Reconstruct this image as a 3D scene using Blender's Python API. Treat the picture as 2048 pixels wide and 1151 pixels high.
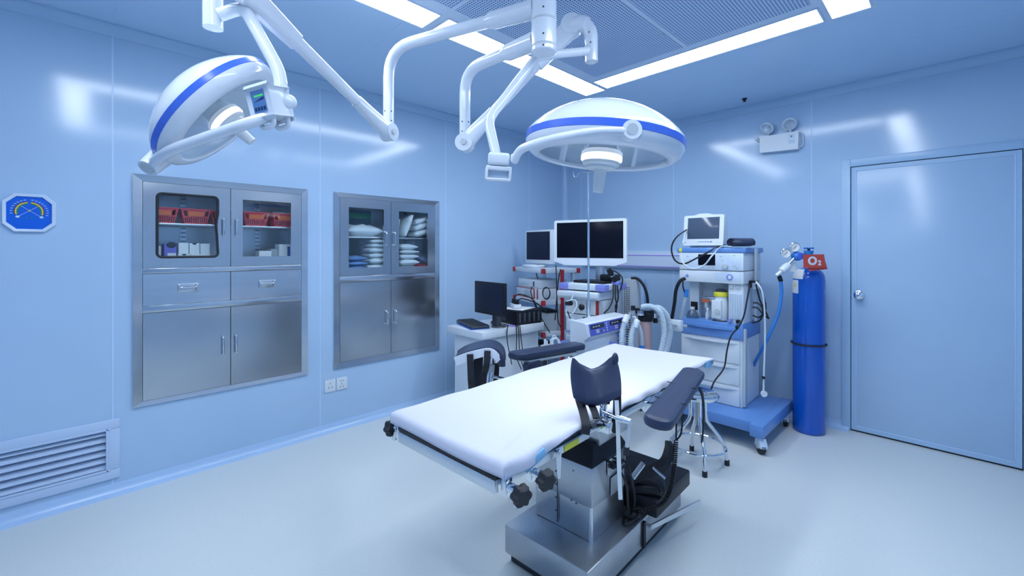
import bpy, bmesh, math, random
from mathutils import Vector, Matrix

random.seed(7)
for o in list(bpy.data.objects):
    bpy.data.objects.remove(o)
COL = bpy.context.scene.collection
SC = bpy.context.scene
PI = math.pi
R = math.radians

# ------------------------------------------------------------------ camera
CAM = Vector((3.503, -4.383, 1.45))
TH = R(45.5)
FPX, CXP, HYP = 872.0, 1024.0, 498.0
cam_d = bpy.data.cameras.new('camera')
cam_d.sensor_width = 36.0
cam_d.lens = 36.0 * FPX / 2048.0
cam_d.shift_y = -(575.5 - HYP) / 2048.0
cam_d.clip_start = 0.02
cam = bpy.data.objects.new('camera', cam_d)
COL.objects.link(cam)
cam.location = CAM
cam.rotation_euler = (PI / 2, 0, TH)
SC.camera = cam

# ------------------------------------------------------------------ world, exposure
w = bpy.data.worlds.new('world')
SC.world = w
w.use_nodes = True
w.node_tree.nodes['Background'].inputs[0].default_value = (0, 0, 0, 1)
w.node_tree.nodes['Background'].inputs[1].default_value = 0.0
vs = SC.view_settings
vs.view_transform = 'Standard'
vs.look = 'None'
vs.gamma = 1.0
vs.use_curve_mapping = False
vs.exposure = 0.17
PANEL_POWER = 17.0
PANEL_COL = (.84, .93, 1.0)

# ------------------------------------------------------------------ pixel helpers (2048 x 1151 frame)
FW = Vector((-math.sin(TH), math.cos(TH), 0))
RT = Vector((math.cos(TH), math.sin(TH), 0))
UP = Vector((0, 0, 1))


def ray(px, py):
    return FW + RT * ((px - CXP) / FPX) + UP * ((HYP - py) / FPX)


def at(px, py, d):
    return CAM + ray(px, py) * d


def onz(px, py, z=0.0):
    v = ray(px, py)
    return CAM + v * ((z - CAM.z) / v.z)


def onx(px, py, x=0.0):
    v = ray(px, py)
    return CAM + v * ((x - CAM.x) / v.x)


def ony(px, py, y=0.0):
    v = ray(px, py)
    return CAM + v * ((y - CAM.y) / v.y)


# ------------------------------------------------------------------ materials
MATS = {}


def mat(name, col, rough=.4, metal=0.0, bump=0.0, bscale=40.0, coat=0.0, emit=0.0, ecol=None, var=0.0, vscale=6.0,
        stretch=None, spec=.5, trans=0.0):
    m = bpy.data.materials.new(name)
    m.use_nodes = True
    nt = m.node_tree
    b = nt.nodes['Principled BSDF']
    b.inputs['Base Color'].default_value = (*col, 1)
    b.inputs['Roughness'].default_value = rough
    b.inputs['Metallic'].default_value = metal
    b.inputs['Specular IOR Level'].default_value = spec
    b.inputs['Coat Weight'].default_value = coat
    b.inputs['Coat Roughness'].default_value = .08
    b.inputs['Transmission Weight'].default_value = trans
    if emit:
        b.inputs['Emission Color'].default_value = (*(ecol or col), 1)
        b.inputs['Emission Strength'].default_value = emit
    tc = None
    if bump or var:
        tc = nt.nodes.new('ShaderNodeTexCoord')
        mp = nt.nodes.new('ShaderNodeMapping')
        nt.links.new(tc.outputs['Object'], mp.inputs['Vector'])
        if stretch:
            mp.inputs['Scale'].default_value = stretch
    if bump:
        n = nt.nodes.new('ShaderNodeTexNoise')
        n.inputs['Scale'].default_value = bscale
        n.inputs['Detail'].default_value = 3
        nt.links.new(mp.outputs[0], n.inputs['Vector'])
        bp = nt.nodes.new('ShaderNodeBump')
        bp.inputs['Strength'].default_value = bump
        bp.inputs['Distance'].default_value = .01
        nt.links.new(n.outputs[0], bp.inputs['Height'])
        nt.links.new(bp.outputs[0], b.inputs['Normal'])
    if var:
        n = nt.nodes.new('ShaderNodeTexNoise')
        n.inputs['Scale'].default_value = vscale
        n.inputs['Detail'].default_value = 4
        nt.links.new(mp.outputs[0], n.inputs['Vector'])
        r = nt.nodes.new('ShaderNodeValToRGB')
        r.color_ramp.elements[0].position = .3
        r.color_ramp.elements[1].position = .7
        r.color_ramp.elements[0].color = (*[c * (1 - var) for c in col], 1)
        r.color_ramp.elements[1].color = (*[min(1, c * (1 + var)) for c in col], 1)
        nt.links.new(n.outputs[0], r.inputs[0])
        nt.links.new(r.outputs[0], b.inputs['Base Color'])
    MATS[name] = m
    return m


WALL = (.42, .59, .81)
mat('wall_paint', WALL, .13, bump=.02, bscale=3, var=.02, vscale=2)
mat('wall_joint', (.50, .68, .93), .3)
mat('trim_paint', (.38, .57, .80), .3)
mat('cove_vinyl', (.44, .62, .88), .22)
mat('ceiling_paint', (.52, .70, .93), .18, bump=.01, bscale=3)
mat('door_paint', (.41, .58, .80), .22, var=.015, vscale=3)
mat('floor_vinyl', (.68, .725, .735), .30, bump=.006, bscale=60, var=.02, vscale=70)
mat('frame_white', (.62, .74, .90), .35)
mat('plastic', (.68, .75, .83), .32)
mat('plastic_gloss', (.72, .78, .87), .16, coat=.3)
mat('plastic_grey', (.50, .56, .62), .4)
mat('plastic_dark', (.06, .07, .09), .4)
mat('black', (.008, .010, .016), .45, spec=.35)
mat('black_gloss', (.006, .008, .014), .12)
mat('screen_dark', (.004, .006, .014), .20, spec=.12)
mat('screen_grey', (.07, .10, .16), .12)
mat('screen_navy', (.014, .020, .045), .28, spec=.2)
mat('steel', (.58, .62, .66), .20, metal=.95, bump=.008, bscale=14, var=.05, vscale=5, stretch=(1, .15, 4))
mat('steel_door', (.52, .55, .58), .20, metal=.95, bump=.02, bscale=4, var=.05, vscale=4, stretch=(1, .5, .6))
mat('steel_plain', (.60, .63, .66), .24, metal=.95)
mat('steel_table', (.46, .49, .53), .28, metal=.9, var=.06, vscale=8)
mat('chrome', (.80, .83, .86), .07, metal=1)
mat('alu', (.70, .74, .78), .35, metal=.9)
mat('vinyl', (.030, .043, .092), .38, spec=.35, bump=.06, bscale=9)
mat('rubber', (.015, .018, .025), .6)
mat('strap', (.010, .013, .022), .65)
mat('sheet_white', (.66, .67, .78), .75, bump=.10, bscale=22)
mat('sheet_blue', (.22, .50, .80), .7)
mat('blue_paint', (.13, .29, .66), .30)
mat('blue_cap', (.20, .28, .72), .35)
mat('o2_blue', (.0, .095, .55), .22, coat=.4, var=.05, vscale=5)
mat('o2_strap', (.012, .016, .03), .5)
mat('hose_blue', (.03, .20, .62), .35)
mat('lamp_blue', (.06, .16, .72), .25)
mat('hose_clear', (.55, .66, .76), .30)
mat('red', (.42, .02, .03), .4)
mat('tag_red', (.62, .075, .055), .45)
mat('label_yellow', (.75, .70, .05), .5)
mat('label_orange', (.80, .18, .06), .5)
mat('paper', (.80, .83, .86), .7)
mat('basket_red', (.70, .07, .10), .4)
mat('carton_purple', (.16, .16, .62), .5)
mat('carton_grey', (.42, .46, .52), .6)
mat('carton_blue', (.02, .10, .45), .5)
mat('pack_white', (.72, .80, .86), .45, bump=.5, bscale=30)
mat('pack_blue', (.16, .30, .58), .5, bump=.4, bscale=25)
mat('pack_navy', (.05, .09, .2), .5, bump=.3, bscale=20)
mat('gauge_blue', (.0, .12, .70), .3)
mat('gauge_yellow', (.70, .62, .10), .4)
mat('gauge_green', (.02, .22, .12), .4)
mat('gauge_red', (.25, .02, .03), .4)
mat('ui_blue', (.09, .12, .52), .3)
mat('ui_dark', (.03, .035, .06), .2)
mat('ui_green', (.02, .35, .08), .3)
mat('soda_lime', (.62, .42, .42), .8, bump=.6, bscale=220, var=.2, vscale=150)
mat('purple', (.38, .30, .75), .4)
mat('vent_paint', (.50, .63, .85), .35)
mat('dark_gap', (.02, .03, .05), .8)
mat('lcd', (.05, .14, .34), .2, emit=.25, ecol=(.10, .25, .60))
mat('lcd_green', (.05, .5, .12), .3, emit=.5, ecol=(.08, .6, .12))
mat('lcd_dark', (.01, .03, .12), .3)
mat('panel_light', (1, 1, 1), .5, emit=PANEL_POWER, ecol=PANEL_COL)
mat('bulb_glow', (1, 1, 1), .4, emit=1.6, ecol=(.85, .93, 1))
mat('reflector', (.80, .86, .94), .28, metal=.35, bump=.35, bscale=16)
mat('sterile_cover', (.74, .78, .82), .35, spec=.6)


def glass(name, tint=(1, 1, 1), amount=.9, rough=.03):
    m = bpy.data.materials.new(name)
    m.use_nodes = True
    nt = m.node_tree
    for n in list(nt.nodes):
        nt.nodes.remove(n)
    out = nt.nodes.new('ShaderNodeOutputMaterial')
    mix = nt.nodes.new('ShaderNodeMixShader')
    tr = nt.nodes.new('ShaderNodeBsdfTransparent')
    gl = nt.nodes.new('ShaderNodeBsdfGlossy')
    lw_ = nt.nodes.new('ShaderNodeLayerWeight')
    lw_.inputs['Blend'].default_value = .5
    pw_ = nt.nodes.new('ShaderNodeMath')
    pw_.operation = 'POWER'
    pw_.inputs[1].default_value = 5
    nt.links.new(lw_.outputs['Facing'], pw_.inputs[0])
    fr = nt.nodes.new('ShaderNodeMath')
    fr.operation = 'MULTIPLY_ADD'
    fr.inputs[1].default_value = .7
    fr.inputs[2].default_value = .035
    nt.links.new(pw_.outputs[0], fr.inputs[0])
    tr.inputs[0].default_value = (*[t * amount for t in tint], 1)
    gl.inputs['Roughness'].default_value = rough
    nt.links.new(fr.outputs[0], mix.inputs[0])
    nt.links.new(tr.outputs[0], mix.inputs[1])
    nt.links.new(gl.outputs[0], mix.inputs[2])
    nt.links.new(mix.outputs[0], out.inputs[0])
    MATS[name] = m


glass('glass', (.94, .98, 1), .97)
glass('glass_lamp', (.90, .96, 1), .95)
glass('clear_plastic', (.85, .93, 1), .72, .1)


def perforated():
    m = mat('perforated', (.52, .68, .92), .4)
    nt = m.node_tree
    b = nt.nodes['Principled BSDF']
    tc = nt.nodes.new('ShaderNodeTexCoord')
    sep = nt.nodes.new('ShaderNodeSeparateXYZ')
    nt.links.new(tc.outputs['Object'], sep.inputs[0])

    def math_(op, a, c=None):
        n = nt.nodes.new('ShaderNodeMath')
        n.operation = op
        for i, v in enumerate((a, c)):
            if v is None:
                continue
            if isinstance(v, (int, float)):
                n.inputs[i].default_value = v
            else:
                nt.links.new(v, n.inputs[i])
        return n.outputs[0]
    pitch = .0165
    d2 = []
    for i in (0, 1):
        q = math_('DIVIDE', sep.outputs[i], pitch)
        f = math_('SUBTRACT', math_('FRACT', q), .5)
        d2.append(math_('MULTIPLY', f, f))
    hole = math_('LESS_THAN', math_('ADD', d2[0], d2[1]), .085)
    mx = nt.nodes.new('ShaderNodeMixRGB')
    nt.links.new(hole, mx.inputs[0])
    mx.inputs[1].default_value = (.52, .68, .92, 1)
    mx.inputs[2].default_value = (.035, .07, .17, 1)
    nt.links.new(mx.outputs[0], b.inputs['Base Color'])


perforated()


# ------------------------------------------------------------------ mesh builder
class B:
    def __init__(s):
        s.bm = bmesh.new()

    def _xf(s, vs_, M):
        for v in vs_:
            v.co = M @ v.co

    def cbox(s, c, size, rot=None, bev=0.0, seg=2):
        r = bmesh.ops.create_cube(s.bm, size=1)
        vs_ = r['verts']
        S = Matrix.Diagonal((*size, 1))
        Rm = rot.to_4x4() if rot is not None else Matrix.Identity(4)
        s._xf(vs_, Matrix.Translation(Vector(c)) @ Rm @ S)
        if bev > 0:
            es = list({e for v in vs_ for e in v.link_edges})
            bmesh.ops.bevel(s.bm, geom=es, offset=min(bev, min(size) * .49), segments=seg, affect='EDGES', profile=.5)
        return s

    def box(s, x0, x1, y0, y1, z0, z1, bev=0.0, seg=2):
        return s.cbox(((x0 + x1) / 2, (y0 + y1) / 2, (z0 + z1) / 2), (abs(x1 - x0), abs(y1 - y0), abs(z1 - z0)), None, bev, seg)

    def ring(s, c, u, v, r, n):
        return [s.bm.verts.new(c + u * (r * math.cos(2 * PI * i / n)) + v * (r * math.sin(2 * PI * i / n))) for i in range(n)]

    @staticmethod
    def frame(d):
        d = Vector(d).normalized()
        a = Vector((0, 0, 1)) if abs(d.z) < .9 else Vector((1, 0, 0))
        u = d.cross(a).normalized()
        return u, d.cross(u).normalized()

    def loft(s, rings, closed=True, cap=True):
        n = len(rings[0])
        for a, b in zip(rings, rings[1:]):
            for i in range(n if closed else n - 1):
                j = (i + 1) % n
                try:
                    s.bm.faces.new((a[i], a[j], b[j], b[i]))
                except ValueError:
                    pass
        if cap and closed:
            for r in (rings[0], rings[-1]):
                try:
                    s.bm.faces.new(r)
                except ValueError:
                    pass
        return s

    def cyl(s, p, q, r, r2=None, n=20):
        p, q = Vector(p), Vector(q)
        u, v = s.frame(q - p)
        return s.loft([s.ring(p, u, v, r, n), s.ring(q, u, v, r if r2 is None else r2, n)])

    def tube(s, pts, r, n=12, fil=0.0, cap=True):
        pts = [Vector(p) for p in pts]
        if fil > 0 and len(pts) > 2:
            out = [pts[0]]
            rl = r if isinstance(r, (list, tuple)) else [r] * len(pts)
            ro = [rl[0]]
            for (a, b, c), rc in zip(zip(pts, pts[1:], pts[2:]), rl[1:]):
                d1, d2 = (a - b), (c - b)
                t = min(fil, d1.length * .48, d2.length * .48)
                p0, p2 = b + d1.normalized() * t, b + d2.normalized() * t
                for k in range(7):
                    f = k / 6
                    out.append(p0 * (1 - f) ** 2 + b * (2 * f * (1 - f)) + p2 * f * f)
                    ro.append(rc)
            out.append(pts[-1])
            ro.append(rl[-1])
            pts, r = out, ro
        rr = r if isinstance(r, (list, tuple)) else [r] * len(pts)
        rings = []
        u = None
        for i, p in enumerate(pts):
            t = (pts[min(i + 1, len(pts) - 1)] - pts[max(i - 1, 0)])
            if t.length < 1e-9:
                t = Vector((0, 0, 1))
            t.normalize()
            if u is None:
                u, _ = s.frame(t)
            else:
                u = (u - t * u.dot(t)).normalized()
            v = t.cross(u).normalized()
            rings.append(s.ring(p, u, v, rr[i], n))
        return s.loft(rings, cap=cap)

    def spline(s, pts, r, n=8, steps=6):
        return s.tube(catmull(pts, steps), r, n)

    def lathe(s, prof, c=(0, 0, 0), axis=(0, 0, 1), n=32, cap=True):
        c, d = Vector(c), Vector(axis).normalized()
        u, v = s.frame(d)
        rings = []
        for (r, h) in prof:
            if r < 1e-6:
                r = 1e-4
            rings.append(s.ring(c + d * h, u, v, r, n))
        return s.loft(rings, cap=cap)

    def prism(s, poly, o, u, v, depth):
        """polygon (2-D points) in the frame o,u,v extruded by depth along u x v"""
        o, u, v = Vector(o), Vector(u), Vector(v)
        w_ = u.cross(v).normalized() * depth
        a = [s.bm.verts.new(o + u * p[0] + v * p[1]) for p in poly]
        b = [s.bm.verts.new(o + u * p[0] + v * p[1] + w_) for p in poly]
        return s.loft([a, b])

    def ell(s, c, rad, rot=None, n=20, m=12):
        r = bmesh.ops.create_uvsphere(s.bm, u_segments=n, v_segments=m, radius=1)
        Rm = rot.to_4x4() if rot is not None else Matrix.Identity(4)
        s._xf(r['verts'], Matrix.Translation(Vector(c)) @ Rm @ Matrix.Diagonal((*rad, 1)))
        return s

    def sweep(s, pts, ups, sec, cap=True):
        """section (list of 2-D points: side, up) swept along pts with given up vectors"""
        pts = [Vector(p) for p in pts]
        rings = []
        for i, p in enumerate(pts):
            t = (pts[min(i + 1, len(pts) - 1)] - pts[max(i - 1, 0)]).normalized()
            up = Vector(ups[i] if isinstance(ups, list) else ups)
            side = t.cross(up).normalized()
            up = side.cross(t).normalized()
            sc = sec(i / (len(pts) - 1)) if callable(sec) else sec
            rings.append([s.bm.verts.new(p + side * a + up * b) for a, b in sc])
        return s.loft(rings, cap=cap)

    def obj(s, name, m, parent=None, smooth=35, local=False):
        bmesh.ops.recalc_face_normals(s.bm, faces=s.bm.faces)
        me = bpy.data.meshes.new(name)
        if parent is not None and not local:
            Mi = parent_matrix(parent).inverted()
            for v in s.bm.verts:
                v.co = Mi @ v.co
        s.bm.to_mesh(me)
        s.bm.free()
        me.materials.append(MATS[m])
        if smooth:
            me.polygons.foreach_set('use_smooth', [True] * len(me.polygons))
            me.set_sharp_from_angle(angle=R(smooth))
        o = bpy.data.objects.new(name, me)
        COL.objects.link(o)
        if parent is not None:
            o.parent = parent
        return o


def catmull(pts, steps=6):
    P = [Vector(p) for p in pts]
    P = [P[0] * 2 - P[1]] + P + [P[-1] * 2 - P[-2]]
    out = []
    for i in range(1, len(P) - 2):
        p0, p1, p2, p3 = P[i - 1:i + 3]
        for k in range(steps):
            t = k / steps
            out.append(.5 * ((2 * p1) + (p2 - p0) * t + (2 * p0 - 5 * p1 + 4 * p2 - p3) * t * t + (3 * p1 - p0 - 3 * p2 + p3) * t ** 3))
    out.append(P[-2])
    return out


def parent_matrix(o):
    M = Matrix.LocRotScale(o.location, o.rotation_euler, None)
    return parent_matrix(o.parent) @ M if o.parent else M


def tag(o, label, cat, group=None):
    o['label'] = label
    o['category'] = cat
    if group:
        o['group'] = group
    return o


def thing(name, label, cat, loc=(0, 0, 0), group=None, rotz=0.0):
    o = bpy.data.objects.new(name, None)
    COL.objects.link(o)
    o.location = loc
    o.rotation_euler = (0, 0, rotz)
    o.empty_display_size = .1
    o['kind'] = 'thing'
    return tag(o, label, cat, group)


def struct(o):
    o['kind'] = 'structure'
    return o


def copy_tree(o, parent=None):
    c = o.copy()
    COL.objects.link(c)
    c.parent = parent
    for ch in [x for x in bpy.data.objects if x.parent == o]:
        copy_tree(ch, c)
    return c


def text(name, body, size, M, m, parent=None, depth=.001, bold=.0):
    cu = bpy.data.curves.new(name, 'FONT')
    cu.body = body
    cu.size = size
    cu.align_x = 'CENTER'
    cu.align_y = 'CENTER'
    cu.extrude = depth
    cu.offset = bold
    t = bpy.data.objects.new(name + '_tmp', cu)
    COL.objects.link(t)
    dg = bpy.context.evaluated_depsgraph_get()
    me = bpy.data.meshes.new_from_object(t.evaluated_get(dg))
    bpy.data.objects.remove(t)
    Mw = parent_matrix(parent).inverted() @ M if parent else M
    me.transform(Mw)
    me.materials.clear()
    me.materials.append(MATS[m])
    me.name = name
    o = bpy.data.objects.new(name, me)
    COL.objects.link(o)
    o.parent = parent
    return o


def basis(o, u, v):
    """matrix whose x axis is u, y axis is v, at o"""
    u, v = Vector(u).normalized(), Vector(v).normalized()
    w_ = u.cross(v)
    M = Matrix((u, v, w_)).transposed().to_4x4()
    M.translation = Vector(o)
    return M


def rz(a):
    return Matrix.Rotation(a, 3, 'Z')


def grid_slab(b, axis, pos0, pos1, u0, u1, v0, v1, holes=()):
    """slab between pos0 and pos1 along axis (0=x,1=y,2=z), spanning u,v, with rectangular holes"""
    us = sorted({u0, u1, *[min(max(h[k], u0), u1) for h in holes for k in (0, 1)]})
    vv = sorted({v0, v1, *[min(max(h[k], v0), v1) for h in holes for k in (2, 3)]})
    for a, c in zip(us, us[1:]):
        run = []
        for d, e in zip(vv, vv[1:]):
            mu, mv = (a + c) / 2, (d + e) / 2
            if any(h[0] < mu < h[1] and h[2] < mv < h[3] for h in holes):
                continue
            if run and abs(run[-1][1] - d) < 1e-9:
                run[-1][1] = e
            else:
                run.append([d, e])
        for d, e in run:
            if axis == 0:
                b.box(pos0, pos1, a, c, d, e)
            elif axis == 1:
                b.box(a, c, pos0, pos1, d, e)
            else:
                b.box(a, c, d, e, pos0, pos1)
    return b


# ================================================================== THE ROOM
XR, YF, HC = 4.50, -5.90, 2.77
CAB1 = (-4.171, -3.155, .488, 1.910)
CAB2 = (-2.951, -1.936, .488, 1.910)
VENT = (-4.98, -4.228, .094, .446)
DOOR = (2.912, 3.815, 0.0, 2.108)
holes_l = [CAB1, CAB2, (VENT[0] + .05, VENT[1] - .05, VENT[2] + .05, VENT[3] - .05)]

o = struct(B().box(-.02, XR + .02, YF - .02, .02, -.10, 0).obj('floor', 'floor_vinyl'))


def seamed_wall(name, axis, face, sgn, seams, u0, u1, holes):
    wall = struct(grid_slab(B(), axis, face - sgn * .034, face - sgn * .012, u0, u1, 0, HC, holes).obj(name, 'wall_paint'))
    cuts = [u0] + [s_ for s_ in seams if u0 < s_ < u1] + [u1]
    for a, c in zip(cuts, cuts[1:]):
        b = grid_slab(B(), axis, face - sgn * .012, face, a + .0015, c - .0015, 0, HC, holes)
        b.obj('wall_panel', 'wall_paint', wall)
    for s_ in cuts[1:-1]:
        spans = [(0.0, HC)]
        for h in holes:
            if h[0] - .004 < s_ < h[1] + .004:
                spans = [t for z0, z1 in spans for t in ((z0, h[2] - .05), (h[3] + .05, z1)) if t[1] - t[0] > .02]
        for z0, z1 in spans:
            b = B()
            if axis == 0:
                b.box(face - sgn * .002, face + sgn * .0015, s_ - .004, s_ + .004, z0, z1)
            else:
                b.box(s_ - .004, s_ + .004, face - sgn * .002, face + sgn * .0015, z0, z1)
            b.obj('joint_strip', 'wall_joint', wall)
    return wall


seams_y = [-5.46, -4.26, -3.057, -1.853, -.66]
seamed_wall('wall_left', 0, 0.0, 1, seams_y, YF, 0, holes_l)
seamed_wall('wall_back', 1, 0.0, -1, [.262, 1.443, 2.650, 3.90], 0, XR, [DOOR])
seamed_wall('wall_right', 0, XR, -1, seams_y, YF, 0, [])
seamed_wall('wall_front', 1, YF, 1, [.9, 2.1, 3.3], 0, XR, [])

# ceiling with the lit clean-air field
LX0, LX1, LY0, LY1 = 1.262, 3.208, -4.56, -1.30
ceil = struct(grid_slab(B(), 2, HC + .012, HC + .04, 0, XR, YF, 0, [(LX0, LX1, LY0, LY1)]).obj('ceiling', 'ceiling_paint'))
cy_ = [YF] + seams_y + [0]
for a, c in zip(cy_, cy_[1:]):
    grid_slab(B(), 2, HC, HC + .012, 0, XR, a + .0015, c - .0015, [(LX0, LX1, LY0, LY1)]).obj('ceiling_panel', 'ceiling_paint', ceil)
for s_ in seams_y:
    xs = [(0, XR)] if not LY0 < s_ < LY1 else [(0, LX0), (LX1, XR)]
    for x0, x1 in xs:
        B().box(x0, x1, s_ - .003, s_ + .003, HC - .001, HC + .002).obj('joint_strip', 'wall_joint', ceil)

# cornices, coved baseboards, corner strip
k = 0


def cove_trim(name, m, path0, path1, prof, ua, va):
    """profile (offset from wall along ua, height along va) swept straight"""
    b = B()
    p0, p1 = Vector(path0), Vector(path1)
    ua, va = Vector(ua), Vector(va)
    rings = [[b.bm.verts.new(p + ua * q[0] + va * q[1]) for q in prof] for p in (p0, p1)]
    b.loft(rings)
    return struct(b.obj(name, m, smooth=50))


corn = [(0, 0), (0, -.062), (.006, -.062), (.010, -.052), (.022, -.030), (.040, -.014), (.052, -.010), (.052, 0)]
cove_trim('trim_1', 'trim_paint', (0, YF, HC), (0, 0, HC), corn, (1, 0, 0), (0, 0, 1))
cove_trim('trim_2', 'trim_paint', (0, 0, HC), (XR, 0, HC), corn, (0, -1, 0), (0, 0, 1))
cove_trim('trim_3', 'trim_paint', (XR, YF, HC), (XR, 0, HC), corn, (-1, 0, 0), (0, 0, 1))
cove_trim('trim_4', 'trim_paint', (0, YF, HC), (XR, YF, HC), corn, (0, 1, 0), (0, 0, 1))
base = [(0, 0), (0, .062), (.003, .062), (.005, .056), (.007, .040), (.013, .024), (.026, .010), (.045, .003), (.052, 0)]
cove_trim('baseboard_left', 'cove_vinyl', (0, YF, 0), (0, 0, 0), base, (1, 0, 0), (0, 0, 1))
cove_trim('baseboard_back', 'cove_vinyl', (0, 0, 0), (2.905, 0, 0), base, (0, -1, 0), (0, 0, 1))
cove_trim('baseboard_back', 'cove_vinyl', (3.83, 0, 0), (XR, 0, 0), base, (0, -1, 0), (0, 0, 1))
cove_trim('baseboard_right', 'cove_vinyl', (XR, YF, 0), (XR, 0, 0), base, (-1, 0, 0), (0, 0, 1))
cove_trim('baseboard_front', 'cove_vinyl', (0, YF, 0), (XR, YF, 0), base, (0, 1, 0), (0, 0, 1))
b = B()
prof = [(0, 0), (.055, 0)] + [(.055 * (1 - math.sin(t)), -.055 * (1 - math.cos(t))) for t in [PI / 2 * i / 6 for i in range(1, 6)]] + [(0, -.055)]
rings = [[b.bm.verts.new(Vector((q[0], q[1], z))) for q in prof] for z in (.05, HC - .05)]
b.loft(rings)
struct(b.obj('trim_5', 'cove_vinyl', smooth=50))

# door with frame, edge bead, knob
d = struct(bpy.data.objects.new('door_1', None))
COL.objects.link(d)
d.location = (3.36, 0, 0)
B().box(2.918, 3.809, .000, .030, .014, 2.102, .002).obj('leaf', 'door_paint', d)
for (x0, x1, z0, z1) in ((2.855, 2.913, 0, 2.168), (3.814, 3.872, 0, 2.168), (2.913, 3.814, 2.108, 2.168)):
    B().box(x0, x1, -.012, .034, z0, z1, .003).obj('door_frame', 'trim_paint', d)
for (x0, x1, z0, z1) in ((2.918, 2.945, .014, 2.102), (3.782, 3.809, .014, 2.102), (2.945, 3.782, 2.076, 2.102), (2.945, 3.782, .014, .042)):
    B().box(x0, x1, -.003, .001, z0, z1).obj('edge_strip', 'trim_paint', d)
for (x0, x1, z0, z1) in ((2.945, 2.951, .042, 2.076), (3.776, 3.782, .042, 2.076), (2.945, 3.782, 2.070, 2.076), (2.945, 3.782, .042, .050)):
    B().box(x0, x1, -.005, .001, z0, z1, .002).obj('edge_bead', 'wall_joint', d)
kn = B().lathe([(.034, 0), (.034, .006), (.026, .010), (.013, .014), (.012, .028), (.024, .036), (.028, .046), (.026, .058), (.014, .064), (.0, .064)],
               (2.966, -.002, 1.088), (0, -1, 0), 24).obj('knob', 'chrome', d)
B().cyl((2.966, -.066, 1.088), (2.966, -.069, 1.088), .009, n=16).obj('key_cylinder', 'steel_plain', kn)
B().box(2.90, 3.83, .005, .06, -.01, .014).obj('threshold', 'dark_gap', d)
struct(B().box(2.90, 3.83, .036, .05, -.02, 2.12).obj('dark_sheet_behind_door', 'dark_gap'))  # near-black sheet puts painted darkness into the gaps round the leaf

# ------------------------------------------------------------------ ceiling light panels and diffuser
lamps = [
    ((1.284, 1.468, -2.890, -1.312), 'long white ceiling light panel passing behind both surgical light arms'),
    ((1.284, 1.468, -4.530, -2.950), 'white ceiling light panel nearest the drawer cabinet and tilted lamp joint'),
    ((1.508, 2.967, -1.515, -1.335), 'long white ceiling light panel running parallel to the oxygen cylinder wall'),
    ((3.010, 3.180, -2.890, -1.335), 'white ceiling light panel on the door side of the perforated diffuser'),
    ((3.010, 3.180, -4.530, -2.950), 'white ceiling light panel on the side farthest from both cabinets'),
    ((1.500, 2.967, -4.530, -4.350), 'white ceiling light panel on the side farthest from the oxygen cylinder')]
# the last two lie outside the picture: the wall panels mirror them
side_of = {4: '_right_offscreen', 5: '_front_offscreen'}
for i_, ((x0, x1, y0, y1), lab) in enumerate(lamps):
    t = thing('ceiling_light' + side_of.get(i_, ''), lab, 'ceiling light', ((x0 + x1) / 2, (y0 + y1) / 2, HC))
    B().box(x0, x1, y0, y1, HC - .004, HC + .004).obj('diffuser' + side_of.get(i_, ''), 'panel_light', t)
    b = B()
    e = .010
    for q in ((x0 - e, x0, y0 - e, y1 + e), (x1, x1 + e, y0 - e, y1 + e), (x0, x1, y0 - e, y0), (x0, x1, y1, y1 + e)):
        b.box(*q, HC - .007, HC + .03)
    b.obj('frame', 'frame_white', t)
struct(grid_slab(B(), 2, HC - .001, HC + .03, LX0, LX1, LY0, LY1,
                 [(q[0] - .010, q[1] + .010, q[2] - .010, q[3] + .010) for q, _ in lamps] + [(1.56, 2.955, -4.29, -1.585)]).obj('trim_6', 'frame_white'))
t = thing('air_diffuser', 'perforated clean air ceiling diffuser framed by the light panels', 'air vent', (2.26, -2.93, HC))
for (x0, x1) in ((1.562, 2.262), (2.286, 2.953)):
    for (y0, y1) in ((-4.288, -2.945), (-2.925, -1.587)):
        p = B().box(x0, x1, y0, y1, HC - .003, HC + .004).obj('perforated_panel', 'perforated', t)
        for sx in (x0 + .02, x1 - .02):
            for sy in (y0 + .25, y1 - .25):
                B().cyl((sx, sy, HC - .003), (sx, sy, HC - .007), .006, n=10).obj('screw', 'alu', p)
B().box(2.262, 2.286, -4.29, -1.585, HC - .008, HC + .01, .002).obj('divider_bar', 'frame_white', t)
B().box(1.562, 2.953, -2.945, -2.925, HC - .006, HC + .01, .002).obj('divider_bar', 'frame_white', t)

# sprinkler-like black fitting in the ceiling
tag(B().lathe([(.022, 0), (.020, .008), (.012, .012), (.010, .024), (.015, .027), (.0, .028)], (2.205, -.248, HC), (0, 0, -1), 18)
    .obj('ceiling_sensor', 'black'), 'tiny black round fitting in the ceiling near the cornice', 'sensor')

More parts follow.
